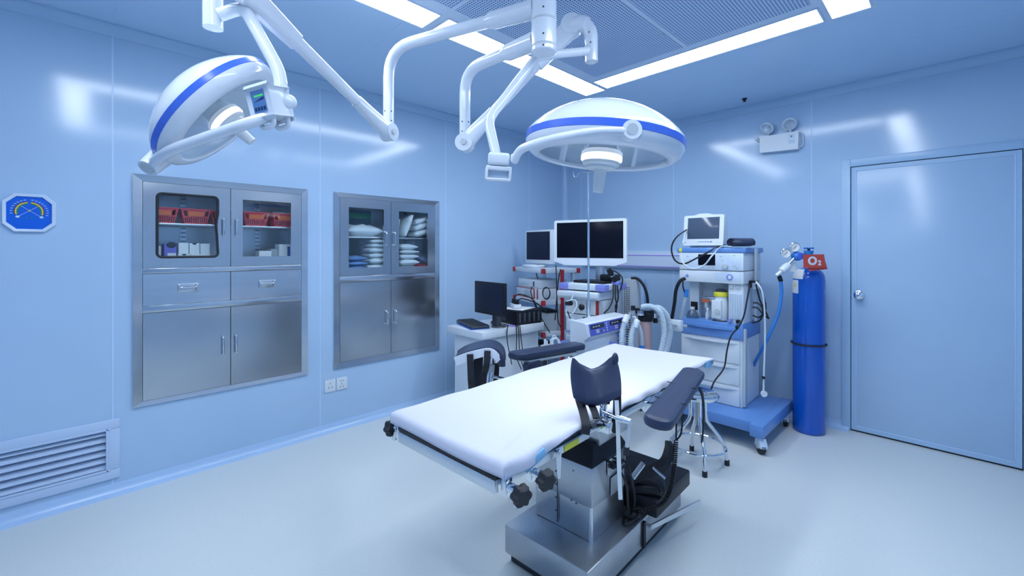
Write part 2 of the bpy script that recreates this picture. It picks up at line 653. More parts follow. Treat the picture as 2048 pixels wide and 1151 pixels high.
# ================================================================== BUILT-IN STEEL CABINETS
def cabinet_shell(lab, q, inner, rails, shelf_z, split_z):
    y0, y1, z0, z1 = q
    a0, a1, c0, c1 = inner
    t = thing('steel_cabinet', lab, 'cabinet', (0, (y0 + y1) / 2, z0), 'built-in steel wall cabinets')
    # mitred flange: four profiles standing proud of the wall
    def bar(name, poly):
        b = B()
        lo = [b.bm.verts.new((-.004, p[0], p[1])) for p in poly]
        # outer edge slightly raised, inner edge recessed
        hi = [b.bm.verts.new((.014 if k_ < 2 else .004, p[0], p[1])) for k_, p in enumerate(poly)]
        b.loft([lo, hi])
        return b.obj(name, 'steel', t)
    bar('frame_bar', [(y0, z0), (y0, z1), (a0, c1), (a0, c0)])
    bar('frame_bar', [(y1, z1), (y1, z0), (a1, c0), (a1, c1)])
    bar('frame_bar', [(y0, z1), (y1, z1), (a1, c1), (a0, c1)])
    bar('frame_bar', [(y1, z0), (y0, z0), (a0, c0), (a1, c0)])
    # carcass behind the doors
    b = B()
    for s_ in ((-.40, -.396, y0 + .01, y1 - .01, z0 + .01, z1 - .01), (-.396, -.004, y0 + .01, y0 + .014, z0 + .01, z1 - .01),
               (-.396, -.004, y1 - .014, y1 - .01, z0 + .01, z1 - .01), (-.396, -.004, y0 + .01, y1 - .01, z0 + .01, z0 + .014),
               (-.396, -.004, y0 + .01, y1 - .01, z1 - .014, z1 - .01), (-.396, -.03, y0 + .014, y1 - .014, split_z - .01, split_z)):
        b.box(*s_)
    b.obj('carcass', 'alu', t)
    B().box(-.392, -.045, y0 + .016, y1 - .016, shelf_z - .012, shelf_z, .002).obj('shelf', 'alu', t)
    for (r0, r1) in rails:
        B().box(-.03, .004, a0, a1, r0, r1, .002).obj('cross_rail', 'steel', t)
    return t


def bar_handle(parent, y, z0, z1):
    h = B().tube([(.006, y, z0), (.032, y, z0), (.032, y, z1), (.006, y, z1)], .0055, 10, .012).obj('handle', 'chrome', parent)
    for z in (z0, z1):
        B().cyl((.006, y, z), (.010, y, z), .011, n=14).obj('handle_foot', 'steel_plain', parent)


def steel_leaf(t, name, y0, y1, z0, z1, win=None, m='steel_door'):
    holes = [win] if win else []
    b = grid_slab(B(), 0, -.014, .005, y0 + .002, y1 - .002, z0 + .002, z1 - .002, holes)
    return b.obj(name, m, t)


def shelf_standard(t, y):
    b = B()
    b.box(-.396, -.386, y - .018, y + .018, 1.37, 1.87)
    o_ = b.obj('shelf_standard', 'steel_plain', t)
    for i in range(16):
        z = 1.385 + i * .030
        B().box(-.387, -.3852, y - .014, y + .014, z, z + .005).obj('slot', 'dark_gap', o_)


# ---- cabinet one: two windowed doors, two drawers, two plain doors
t1 = cabinet_shell('steel wall cabinet with two drawers and red baskets behind glass', CAB1, (-4.125, -3.197, .515, 1.868),
                   [(1.298, 1.330), (1.056, 1.098)], 1.618, 1.372)
ym = -3.661
W1 = (-4.055, -3.735, 1.400, 1.801)
dr = steel_leaf(t1, 'glass_door', -4.125, ym, 1.330, 1.868, W1)
dr['label'] = 'steel door with black rubber edged window'
B().box(-.008, -.004, W1[0], W1[1], W1[2], W1[3]).obj('window_pane', 'glass', dr)
# rounded black gasket with one sagging side
b = B()
g = .014
pts = []
for (cy, cz, a0) in ((W1[1] - .025, W1[3] - .025, 0), (W1[0] + .025, W1[3] - .025, 90), (W1[0] + .025, W1[2] + .025, 180), (W1[1] - .025, W1[2] + .025, 270)):
    for k in range(5):
        a = R(a0 + k * 22.5)
        pts.append(Vector((.008, cy + .025 * math.cos(a), cz + .025 * math.sin(a))))
pts.append(Vector((.008, W1[1] - .006, 1.545)))
pts.append(Vector((.008, W1[1] - .012, 1.620)))
pts.append(Vector((.008, W1[1], 1.69)))
b.tube(pts + [pts[0]], .0075, 8, cap=False)
b.obj('rubber_gasket', 'rubber', dr)
bar_handle(dr, -3.706, 1.537, 1.657)
W2 = (-3.588, -3.272, 1.399, 1.797)
dr = steel_leaf(t1, 'glass_door', ym, -3.197, 1.330, 1.868, W2)
B().box(-.008, -.004, W2[0], W2[1], W2[2], W2[3]).obj('window_pane', 'glass', dr)
bar_handle(dr, -3.629, 1.537, 1.657)
for (y0, y1, yc) in ((-4.125, ym, -3.898), (ym, -3.197, -3.435)):
    dw = steel_leaf(t1, 'drawer', y0, y1, 1.098, 1.298, m='steel')
    B().box(.004, .008, yc - .055, yc + .055, 1.172, 1.228, .001).obj('pull_plate', 'steel_plain', dw)
    B().tube([(.008, yc - .042, 1.206), (.026, yc - .042, 1.206), (.026, yc + .042, 1.206), (.008, yc + .042, 1.206)], .006, 10, .01).obj('pull_bar', 'chrome', dw)
    for s_ in (-1, 1):
        B().box(.006, .022, yc + s_ * .048 - .006, yc + s_ * .048 + .006, 1.176, 1.224, .003).obj('pull_end', 'steel_plain', dw)
    if y1 > -3.5:
        B().box(.0045, .0065, -3.30, -3.232, 1.235, 1.282).obj('name_plate', 'steel_plain', dw)
for (y0, y1, yh) in ((-4.125, ym, -3.708), (ym, -3.197, -3.632)):
    dd = steel_leaf(t1, 'lower_door', y0, y1, .515, 1.056)
    bar_handle(dd, yh, .735, .858)
for y in (-3.872, -3.398):
    shelf_standard(t1, y)

# ---- cabinet two: two windowed doors over two plain doors
t2 = cabinet_shell('steel wall cabinet with white sterile packs behind glass, beside wall sockets', CAB2, (-2.902, -1.979, .532, 1.874),
                   [(1.178, 1.226)], 1.556, 1.262)
ym2 = -2.445
for (y0, y1, win, yh) in ((-2.902, ym2, (-2.827, -2.514, 1.295, 1.796), -2.499), (ym2, -1.979, (-2.366, -2.062, 1.292, 1.790), -2.417)):
    dr = steel_leaf(t2, 'glass_door', y0, y1, 1.226, 1.874, win)
    B().box(-.008, -.004, *win).obj('window_pane', 'glass', dr)
    bar_handle(dr, yh, 1.485, 1.596)
for (y0, y1, yh) in ((-2.902, ym2, -2.490), (ym2, -1.979, -2.404)):
    dd = steel_leaf(t2, 'lower_door', y0, y1, .532, 1.178)
    bar_handle(dd, yh, .795, .905)
shelf_standard(t2, -2.80)
shelf_standard(t2, -2.07)


# ---- baskets
def basket(yc, wd, lab, depth=.20, front=-.07):
    t = thing('plastic_basket', lab, 'basket', (front - depth / 2, yc, 1.618), 'red baskets on the cabinet shelf')
    h, tp = .098, .022
    y0, y1 = yc - wd / 2, yc + wd / 2
    x0, x1 = front - depth, front
    b = B()
    b.box(x0 + tp, x1 - tp, y0 + tp, y1 - tp, 1.618, 1.624)
    o_ = b.obj('floor_plate', 'basket_red', t)
    # walls as bars: solid upper band and lower pickets
    def wall(pa, pb, qa, qb):
        """top edge pa-pb, bottom edge qa-qb"""
        b = B()
        pa, pb, qa, qb = map(Vector, (pa, pb, qa, qb))
        n_ = ((pb - pa).cross(qa - pa)).normalized() * .003
        def quad(u0, u1, v0, v1):
            P = lambda u, v: (pa.lerp(pb, u)).lerp(qa.lerp(qb, u), v)
            c = [P(u0, v0), P(u1, v0), P(u1, v1), P(u0, v1)]
            b.loft([[b.bm.verts.new(q) for q in c], [b.bm.verts.new(q + n_) for q in c]])
        quad(0, 1, 0, .10)
        quad(0, 1, .46, .54)
        quad(0, 1, .90, 1)
        quad(.18, .82, .10, .46)
        quad(0, .06, .10, .46)
        quad(.94, 1, .10, .46)
        n = 11
        for i in range(n + 1):
            u = i / n * .96
            quad(u, u + .04, .54, .90)
        return b.obj('lattice_side', 'basket_red', t)
    zt, zb = 1.618 + h, 1.618
    T = [(x0, y0, zt), (x1, y0, zt), (x1, y1, zt), (x0, y1, zt)]
    Q = [(x0 + tp, y0 + tp, zb), (x1 - tp, y0 + tp, zb), (x1 - tp, y1 - tp, zb), (x0 + tp, y1 - tp, zb)]
    for i in range(4):
        j = (i + 1) % 4
        wall(T[i], T[j], Q[i], Q[j])
    b = B()
    for i in range(4):
        j = (i + 1) % 4
        b.cyl(T[i], T[j], .005, n=8)
    b.obj('rim', 'basket_red', t)
    B().prism([(-wd * .27, -.016), (wd * .27, -.016), (wd * .27, .016), (-wd * .27, .016)], (x1 - .0030, yc, zt - .030), (0, 1, 0), (.219, 0, .976), .002).obj('paper_tag', 'label_orange', t)


basket(-4.020, .165, 'red plastic basket at the hinge side of the rubber edged window')
basket(-3.842, .165, 'red plastic basket in the middle of the rubber edged window')
basket(-3.690, .120, 'red plastic basket half hidden behind the door handles', .19, -.14)
basket(-3.482, .170, 'red plastic basket with bare rim behind the plain glass door')
basket(-3.290, .170, 'red plastic basket heaped with clear packs behind the plain glass door', )
pk = B()
for i in range(5):
    pk.ell((-.15 + .02 * (i % 2), -3.335 + .025 * i, 1.722), (.04, .028, .016), rz(i * .8), 10, 8)
tag(pk.obj('clear_packs', 'pack_white'), 'heap of small clear plastic packs in a red basket', 'packs')


# ---- cartons
def carton(name, x0, x1, y0, y1, z0, z1, m, lab, group=None, notch=False, panel=None):
    t = thing(name, lab, 'box', ((x0 + x1) / 2, (y0 + y1) / 2, z0), group)
    B().box(x0, x1, y0, y1, z0, z1, .0015, 1).obj('body', m, t)
    if notch:
        yc = (y0 + y1) / 2
        B().prism([(.012 * math.cos(R(180 + 20 * i)), .010 * math.sin(R(180 + 20 * i))) for i in range(10)], (x1 - .0002, yc, z1), (0, 1, 0), (0, 0, 1), .0012).obj('thumb_notch', 'dark_gap', t)
    if panel:
        B().box(x1 - .0005, x1 + .001, *panel[1]).obj('printed_panel', panel[0], t)
    return t


zb = 1.372
g = 'white cartons in the drawer cabinet'
carton('carton', -.20, -.075, -3.938, -3.884, zb, 1.492, 'paper', 'upright white carton next to the purple carton', g)
carton('carton', -.20, -.075, -3.880, -3.824, zb, 1.490, 'paper', 'upright white carton with thumb notch between two white cartons', g, True)
carton('carton', -.20, -.075, -3.820, -3.766, zb, 1.488, 'paper', 'upright white carton at the end of the white carton row', g)
carton('carton', -.068, -.040, -3.945, -3.880, zb, 1.419, 'paper', 'low white carton with thumb notch in front of the carton row', g, True)
carton('carton', -.068, -.040, -3.876, -3.770, zb, 1.416, 'paper', 'low wide white carton in front of the carton row', g)
c = carton('glove_carton', -.20, -.078, -4.012, -3.948, zb, 1.486, 'carton_purple', 'purple and white glove carton behind the rubber edged window', None, False,
           ('paper', (-3.995, -3.95, 1.38, 1.425)))
B().ell((-.077, -3.975, 1.478), (.004, .026, .020)).obj('tear_opening', 'dark_gap', c)
carton('carton', -.20, -.085, -4.055, -4.028, zb, 1.47, 'paper', 'narrow white carton against the window edge beside the purple carton', g)
carton('carton', -.19, -.09, -3.462, -3.378, zb, 1.438, 'paper', 'small low white carton alone behind the plain glass door', g)
carton('carton', -.23, -.12, -3.374, -3.327, zb, 1.452, 'carton_grey', 'grey carton beside the blue and white carton')
carton('carton', -.20, -.09, -3.325, -3.235, zb, 1.487, 'paper', 'white carton with a dark blue stripe behind plain glass', None, False,
       ('carton_blue', (-3.268, -3.236, 1.374, 1.472)))


# ---- sterile packs
def pack(c, size, m, lab, group, rot=None, seed=0, name='sterile_pack', cat='pack'):
    rnd = random.Random(seed)
    b = B()
    nx, ny = 8, 10
    top, bot = [], []
    ph = [rnd.uniform(0, 6) for _ in range(6)]
    for i in range(nx + 1):
        rt, rb = [], []
        for j in range(ny + 1):
            u, v = i / nx * 2 - 1, j / ny * 2 - 1
            e = (1 - abs(u) ** 5) * (1 - abs(v) ** 5)
            wv = .16 * math.sin(4 * u + ph[0]) * math.cos(5 * v + ph[1]) + .1 * math.sin(9 * v + ph[2])
            x = u * size[0] / 2 * (1 + .03 * math.sin(3 * v + ph[3]))
            y = v * size[1] / 2 * (1 + .04 * math.sin(4 * u + ph[4]))
            hz = size[2] / 2
            P = Vector((x, y, hz * (.15 + .85 * e) * (1 + wv)))
            Q = Vector((x, y, -hz * (.15 + .85 * e)))
            rt.append(P)
            rb.append(Q)
        top.append(rt)
        bot.append(rb)
    Rm = rot if rot is not None else Matrix.Identity(3)
    C_ = Vector(c)
    T = [[b.bm.verts.new(C_ + Rm @ p) for p in r_] for r_ in top]
    Q = [[b.bm.verts.new(C_ + Rm @ p) for p in r_] for r_ in bot]
    for i in range(nx):
        for j in range(ny):
            b.bm.faces.new((T[i][j], T[i + 1][j], T[i + 1][j + 1], T[i][j + 1]))
            b.bm.faces.new((Q[i][j], Q[i][j + 1], Q[i + 1][j + 1], Q[i + 1][j]))
    bt = [(i, 0) for i in range(nx + 1)] + [(nx, j) for j in range(1, ny + 1)] + [(i, ny) for i in range(nx - 1, -1, -1)] + [(0, j) for j in range(ny - 1, 0, -1)]
    for a, d_ in zip(bt, bt[1:] + bt[:1]):
        b.bm.faces.new((T[a[0]][a[1]], Q[a[0]][a[1]], Q[d_[0]][d_[1]], T[d_[0]][d_[1]]))
    o_ = b.obj(name, m, smooth=60)
    return tag(o_, lab, cat, group)


gp = 'white sterile packs in the glass cabinet'
z = 1.264
ordn = ['bottom', 'second', 'third', 'fourth', 'fifth', 'topmost']
for i, h in enumerate((.058, .056, .050, .046, .044, .036)):
    pack((-.150 + .01 * (i % 2), -2.540 + .006 * (i % 3), z + h / 2), (.22, .19 - .006 * i, h), 'pack_white',
         'white sterile pack, %s of the tall stack of six in the cabinet' % ordn[i], gp, rz(.05 * math.sin(i * 2)), 10 + i)
    z += h * .94
z = 1.264
for i, h in enumerate((.034, .062, .054, .038, .056)):
    pack((-.150 + .01 * (i % 2), -2.235 + .008 * (i % 2), z + h / 2), (.22, .21 - .008 * i, h), 'pack_white',
         'white sterile pack, %s of the stack of five under the tilted packs' % ordn[i], gp, rz(.05 * math.cos(i * 3)), 30 + i)
    z += h * .95
z = 1.264
for i, h in enumerate((.045, .045, .045)):
    pack((-.135, -2.735, z + h / 2), (.22, .17, h), 'pack_blue', 'blue wrapped pack, %s of three beside the tall white stack' % ordn[i], 'blue wrapped packs', rz(.04 * i), 50 + i)
    z += h * .94
pack((-.150, -2.665, 1.607), (.25, .31, .105), 'pack_white', 'wide lumpy white pack on the upper shelf under a clear tray', gp, rz(.03), 60)
tt = thing('plastic_tray', 'clear plastic tray with dark green band on the upper shelf', 'tray', (-.25, -2.68, 1.655))
B().box(-.33, -.17, -2.79, -2.54, 1.660, 1.795, .01).obj('tray_body', 'clear_plastic', tt)
B().box(-.169, -.166, -2.77, -2.55, 1.72, 1.765).obj('green_band', 'gauge_green', tt)
rx = lambda a: Matrix.Rotation(a, 3, 'X')
pack((-.115, -2.245, 1.668), (.20, .215, .060), 'pack_white', 'white sterile pack leaning upright at the window centre', gp, rx(R(68)), 70)
pack((-.17, -2.330, 1.640), (.20, .165, .050), 'pack_white', 'white sterile pack standing behind the leaning pack', gp, rx(R(80)), 71)
for i, (yy, zz, a, wrd) in enumerate(((-2.075, 1.606, 14, 'lowest'), (-2.080, 1.666, 17, 'middle'), (-2.075, 1.727, 20, 'top'))):
    pack((-.145, yy, zz), (.20, .18, .060), 'pack_white', '%s white sterile pack of the three tilted packs on the shelf' % wrd, gp, rx(R(a)), 72 + i)
pack((-.15, -2.055, 1.284), (.20, .115, .040), 'basket_red', 'flat dark red pack at the bottom of the pack cabinet', None, None, 80)
pack((-.17, -2.040, 1.345), (.18, .13, .050), 'pack_blue', 'slumped blue wrapped pack above the red pack', None, rx(R(-20)), 81)

# ================================================================== WALL FITTINGS, LEFT WALL
# thermometer and hygrometer
gy, gz, hw, hh = -4.590, 1.645, .098, .102
gt = thing('wall_thermometer', 'octagonal grey framed blue dial thermometer on the cabinet wall', 'thermometer', (0, gy, gz))
ch = .042


def octo(w_, h_, c_):
    return [(-w_ + c_, -h_), (w_ - c_, -h_), (w_, -h_ + c_), (w_, h_ - c_), (w_ - c_, h_), (-w_ + c_, h_), (-w_, h_ - c_), (-w_, -h_ + c_)]


b = B()
oo = octo(hw, hh, ch)
oi = octo(hw - .015, hh - .015, ch - .006)
om = octo(hw - .003, hh - .003, ch - .001)
mk = lambda poly, x: [b.bm.verts.new((x, gy + p[0], gz + p[1])) for p in poly]
b.loft([mk(oo, 0.0), mk(oo, .016), mk(om, .020), mk(oi, .017), mk(oi, .008)], cap=False)
b.obj('frame', 'frame_white', gt, smooth=20)
b = B()
b.prism(oi, (.006, gy, gz), (0, 1, 0), (0, 0, 1), .003)
face = b.obj('dial_face', 'gauge_blue', gt)


def arc(r0, r1, a0, a1, m, dx, cy=gy - .001, cz=gz + .006, sx=1.0, name='scale_arc'):
    b = B()
    n = 14
    P = [(cy + sx * r0 * math.cos(R(a0 + (a1 - a0) * i / n)), cz + r0 * math.sin(R(a0 + (a1 - a0) * i / n))) for i in range(n + 1)]
    P += [(cy + sx * r1 * math.cos(R(a1 - (a1 - a0) * i / n)), cz + r1 * math.sin(R(a1 - (a1 - a0) * i / n))) for i in range(n + 1)]
    b.prism([(p[0] - gy, p[1] - gz) for p in P], (.009, gy, gz), (0, 1, 0), (0, 0, 1), dx)
    b.obj(name, m, face)


for (a0, a1) in ((-18, 83), (97, 198)):
    arc(.052, .0555, a0, a1, 'gauge_red', .0008)
    arc(.0465, .052, a0, a1, 'gauge_yellow', .0010)
    arc(.040, .0465, a0, a1, 'gauge_green', .0008)
for a in range(-15, 200, 12):
    if 84 < a < 96:
        continue
    b = B()
    rr = .064
    b.cbox((.0095, gy + rr * 1.04 * math.cos(R(a)), gz + .006 + rr * math.sin(R(a))), (.0008, .0085, .0028))
    b.obj('scale_mark', 'frame_white', face)
for (a, ln) in ((-38, .055), (-142, .055)):
    b = B()
    c0 = Vector((.011, gy, gz + .012))
    dv = Vector((0, math.cos(R(a)), math.sin(R(a))))
    b.cyl(c0 - dv * .038, c0 + dv * ln, .0009, n=6)
    b.ell(c0 + dv * ln, (.002, .0075, .006))
    b.obj('needle', 'frame_white', face)
for i in range(4):
    B().cbox((.0093, gy - .026 + .016 * i, gz - .026), (.0006, .005, .006)).obj('printed_mark', 'gauge_green', face)
B().cyl((.009, gy, gz + .012), (.0135, gy, gz + .012), .004, n=14).obj('hub', 'gauge_yellow', face)

# return air grille
y0, y1, z0, z1 = VENT
vt = thing('wall_vent', 'white louvred return air grille low on the cabinet wall', 'vent', (0, (y0 + y1) / 2, z0))
fw = .056
for (a0, a1, c0, c1) in ((y0, y1, z1 - fw, z1), (y0, y1, z0, z0 + fw), (y0, y0 + fw, z0 + fw, z1 - fw), (y1 - fw, y1, z0 + fw, z1 - fw)):
    B().box(-.001, .014, a0, a1, c0, c1, .004).obj('frame_bar', 'vent_paint', vt)
for (a0, a1, c0, c1) in ((y0 + .040, y1 - .040, z1 - .062, z1 - .050), (y0 + .040, y1 - .040, z0 + .050, z0 + .062), (y1 - .062, y1 - .050, z0 + .05, z1 - .05)):
    B().box(.006, .018, a0, a1, c0, c1, .003).obj('inner_bead', 'vent_paint', vt)
b = B()
e0, e1, g0, g1 = y0 + fw - .006, y1 - fw + .006, z0 + fw - .006, z1 - fw + .006
for q in ((-.31, -.30, e0, e1, g0, g1), (-.30, -.012, e0, e0 + .003, g0, g1), (-.30, -.012, e1 - .003, e1, g0, g1), (-.30, -.012, e0, e1, g0, g0 + .003), (-.30, -.012, e0, e1, g1 - .003, g1)):
    b.box(*q)
b.obj('duct', 'alu', vt)
n = 6
for i in range(n):
    zc = z0 + fw + (z1 - z0 - 2 * fw) * (i + .5) / n
    b = B()
    b.prism([(-.020, .013), (-.016, .016), (.012, -.006), (.012, -.012), (.008, -.013)], (-.006, y0 + fw - .004, zc), (1, 0, 0), (0, 0, 1), -(y1 - y0 - 2 * fw + .008))
    b.obj('louvre_slat', 'vent_paint', vt)

# two sockets
for (yc, lab, n_) in ((-2.979, 'white three pin wall socket nearer the drawer cabinet', 3), (-2.886, 'white five hole wall socket under the pack cabinet', 5)):
    st = thing('wall_socket', lab, 'socket', (0, yc, .36))
    B().box(0, .009, yc - .044, yc + .044, .312, .410, .003).obj('face_plate', 'plastic', st)
    holes = [(0, .018), (-.014, -.012), (.014, -.012)] if n_ == 3 else [(-.010, .022), (.010, .022), (0, -.002), (-.012, -.024), (.012, -.024)]
    for (hy, hz) in holes:
        B().cbox((.0093, yc + hy, .361 + hz), (.0008, .004, .011)).obj('pin_slot', 'dark_gap', st)

# ================================================================== WALL FITTINGS, BACK WALL
# medical supply trunking
tr = thing('wall_trunking', 'white wall trunking with two purple lines behind the monitors', 'trunking', (1.1, 0, 1.236))
b = B()
prof = [(0, 0), (.030, .0), (.060, .022), (.060, .150), (.048, .165), (.048, .186), (.030, .196), (0, .196)]
rings = [[b.bm.verts.new(Vector((x, -q[0], 1.236 + q[1]))) for q in prof] for x in (.35, 1.80)]
b.loft(rings)
b.obj('trunking_body', 'frame_white', tr, smooth=30)
for zc in (1.265, 1.384):
    B().box(.35, 1.80, -.0625, -.058, zc - .006, zc + .006).obj('purple_line', 'purple', tr)

# emergency light
el = thing('emergency_light', 'white twin head emergency light above the oxygen cylinder', 'emergency light', (2.42, 0, 2.30))
b = B()
b.prism([(2.272, 2.312), (2.566, 2.300), (2.570, 2.442), (2.562, 2.450), (2.52, 2.452), (2.42, 2.450), (2.34, 2.455), (2.276, 2.462), (2.272, 2.456)], (0, 0, 0), (1, 0, 0), (0, 0, 1), .062)
bd = b.obj('battery_box', 'plastic', el)
B().box(2.495, 2.541, -.0638, -.0615, 2.355, 2.432, .001).obj('label_panel', 'frame_white', bd)
for i in range(3):
    B().cyl((2.503 + i * .015, -.0636, 2.376), (2.503 + i * .015, -.0646, 2.376), .003, n=8).obj('indicator', 'plastic_dark', bd)
B().cyl((2.518, -.0636, 2.415), (2.518, -.0646, 2.415), .0065, n=12).obj('printed_mark', 'plastic_dark', bd)
for (hx, ang) in ((2.332, -14), (2.502, 12)):
    zc = 2.524
    ax = Vector((math.sin(R(ang)), -.80, -.55)).normalized()
    c0 = Vector((hx, -.060, zc))
    hd = B().lathe([(.0, -.050), (.018, -.048), (.036, -.030), (.050, -.004), (.054, .0), (.054, .010), (.046, .012), (.044, .006)], c0, ax, 28, cap=False).obj('lamp_head', 'plastic', el)
    B().lathe([(.046, .006), (.030, .010), (.0001, .012)], c0, ax, 24, cap=False).obj('lens', 'glass_lamp', hd)
    B().lathe([(.046, .004), (.034, -.012), (.016, -.028), (.0001, -.030)], c0, ax, 24, cap=False).obj('reflector', 'reflector', hd)
    B().ell(c0 - ax * .010, (.007, .007, .007), None, 10, 8).obj('bulb', 'plastic', hd)
    B().tube([(hx, -.030, 2.448), (hx, -.032, 2.472), c0 - ax * .030], .008, 10).obj('stem', 'plastic', hd)
b = B()
b.spline([(2.566, -.028, 2.32), (2.592, -.02, 2.335), (2.595, -.018, 2.39), (2.585, -.02, 2.44), (2.545, -.02, 2.465)], .0045)
b.obj('power_cable', 'plastic', el)
b = B()
b.cyl((2.262, -.03, 2.425), (2.238, -.035, 2.443), .015, .012, 12)
b.cyl((2.243, -.030, 2.446), (2.235, -.030, 2.468), .0025, n=6)
b.cyl((2.228, -.038, 2.440), (2.220, -.038, 2.462), .0025, n=6)
b.obj('spare_plug', 'plastic_grey', el)
b = B()
b.spline([(2.272, -.03, 2.40), (2.263, -.028, 2.412), (2.262, -.03, 2.425)], .004)
b.obj('plug_cable', 'plastic', el)

# ================================================================== SURGICAL LIGHTS
CX_, CY_ = 2.219, -2.922
cm = thing('ceiling_mount', 'white vertical ceiling column carrying both surgical light arms', 'ceiling mount', (CX_, CY_, HC))
B().lathe([(.16, 0), (.16, .012), (.15, .020), (.075, .024), (.0, .024)], (CX_, CY_, HC), (0, 0, -1), 36).obj('ceiling_flange', 'plastic_gloss', cm)
B().cyl((CX_, CY_, HC - .02), (CX_, CY_, 2.590), .050, n=32).obj('post', 'plastic_gloss', cm)
for (z0, z1) in ((2.463, 2.592), (2.348, 2.459), (2.322, 2.344)):
    hb = B().lathe([(.0, 0), (.052, 0), (.056, .004), (.056, z1 - z0 - .004), (.053, z1 - z0), (.0, z1 - z0)], (CX_, CY_, z0), (0, 0, 1), 36).obj('swivel_hub', 'plastic_gloss', cm)
    u = (RT * -.12 - FW).normalized()
    pc = Vector((CX_, CY_, (z0 + z1) / 2 if z1 - z0 < .05 else z0 + .035)) + u * .0555
    B().cyl(pc, pc + u * .0015, .0045, n=10).obj('set_screw', 'plastic_dark', hb)
for z in (2.461, 2.346):
    B().cyl((CX_, CY_, z - .004), (CX_, CY_, z + .004), .0545, n=32).obj('joint_ring', 'plastic_grey', cm)


def screws(parent, pts, nrm, r=.004):
    for p in pts:
        B().cyl(Vector(p), Vector(p) + Vector(nrm).normalized() * .002, r, n=8).obj('set_screw', 'plastic_dark', parent)


def arm_system(t, zc, elbow_xy, z_elbow, top, bend_r):
    """stub on the hub, horizontal tube bending down, elbow, sprung arm up to the point top"""
    col = Vector((CX_, CY_, zc))
    ex = Vector((elbow_xy[0], elbow_xy[1], zc))
    dv = (ex - col).normalized()
    L = (ex - col).length
    B().tube([col + dv * .045, col + dv * min(.26, L * .40), col + dv * (min(.26, L * .40) + .035)], [.043, .040, .029], 20).obj('arm_sleeve', 'plastic_gloss', t)
    a = B()
    a.tube([col + dv * .10, ex, Vector((ex.x, ex.y, z_elbow + .03))], .0285, 20, bend_r)
    ar = a.obj('horizontal_arm', 'plastic_gloss', t)
    u = (-FW + RT * .3).normalized()
    screws(ar, [Vector((ex.x, ex.y, z_elbow + h_)) + (u * 1.0 + RT * s_).normalized() * .028 for h_ in (.045, .095) for s_ in (-.75, .75)], u)
    # elbow pivot
    e0 = Vector((ex.x, ex.y, z_elbow))
    sp = (Vector(top) - e0)
    side = Vector((sp.y, -sp.x, 0)).normalized()
    if side.dot(-FW) < 0:
        side = -side
    b = B()
    b.tube([e0 + UP * .032, e0 + UP * .0, e0 - UP * .020], [.0285, .0295, .022], 20)
    b.cyl(e0 - side * .033 - UP * .012, e0 + side * .033 - UP * .012, .046, n=28)
    b.obj('elbow_joint', 'plastic_gloss', t)
    B().cyl(e0 + side * .034 - UP * .012, e0 + side * .0395 - UP * .012, .016, n=20).obj('pivot_cap', 'plastic_grey', t)
    # sprung arm: rounded box section, thick at both ends
    p0 = e0 - UP * .012
    p1 = Vector(top)
    dv2 = (p1 - p0).normalized()
    upv = side.cross(dv2)
    if upv.z < 0:
        upv = -upv

    def rrect(a_, b_, n=4):
        out = []
        for (sx, sy, s0) in ((1, 1, 0), (-1, 1, 90), (-1, -1, 180), (1, -1, 270)):
            rr = min(a_, b_) * .75
            for k_ in range(n + 1):
                an = R(s0 + 90 * k_ / n)
                out.append((sx * (a_ - rr) + rr * math.cos(an), sy * (b_ - rr) + rr * math.sin(an)))
        return out
    Ls = (p1 - p0).length

    def seg(name, f0, f1, wa, ha, wb, hb, m='plastic_gloss'):
        b = B()
        n_ = 6
        pts = [p0 + dv2 * (Ls * (f0 + (f1 - f0) * i / n_)) for i in range(n_ + 1)]
        b.sweep(pts, upv, lambda f: rrect(wa + (wb - wa) * f, ha + (hb - ha) * f))
        return b.obj(name, m, t)
    seg('spring_arm_end_cover', -.02, .28, .030, .046, .024, .029)
    seg('spring_arm', .20, .76, .021, .025, .024, .028)
    seg('spring_arm_cover', .68, 1.02, .029, .036, .036, .052)
    b = B()
    b.cyl(p1 - side * .037, p1 + side * .037, .052, n=28)
    b.obj('upper_joint', 'plastic_gloss', t)
    B().cyl(p1 + side * .036, p1 + side * .0395, .022, n=20).obj('pivot_cap', 'plastic', t)
    return side


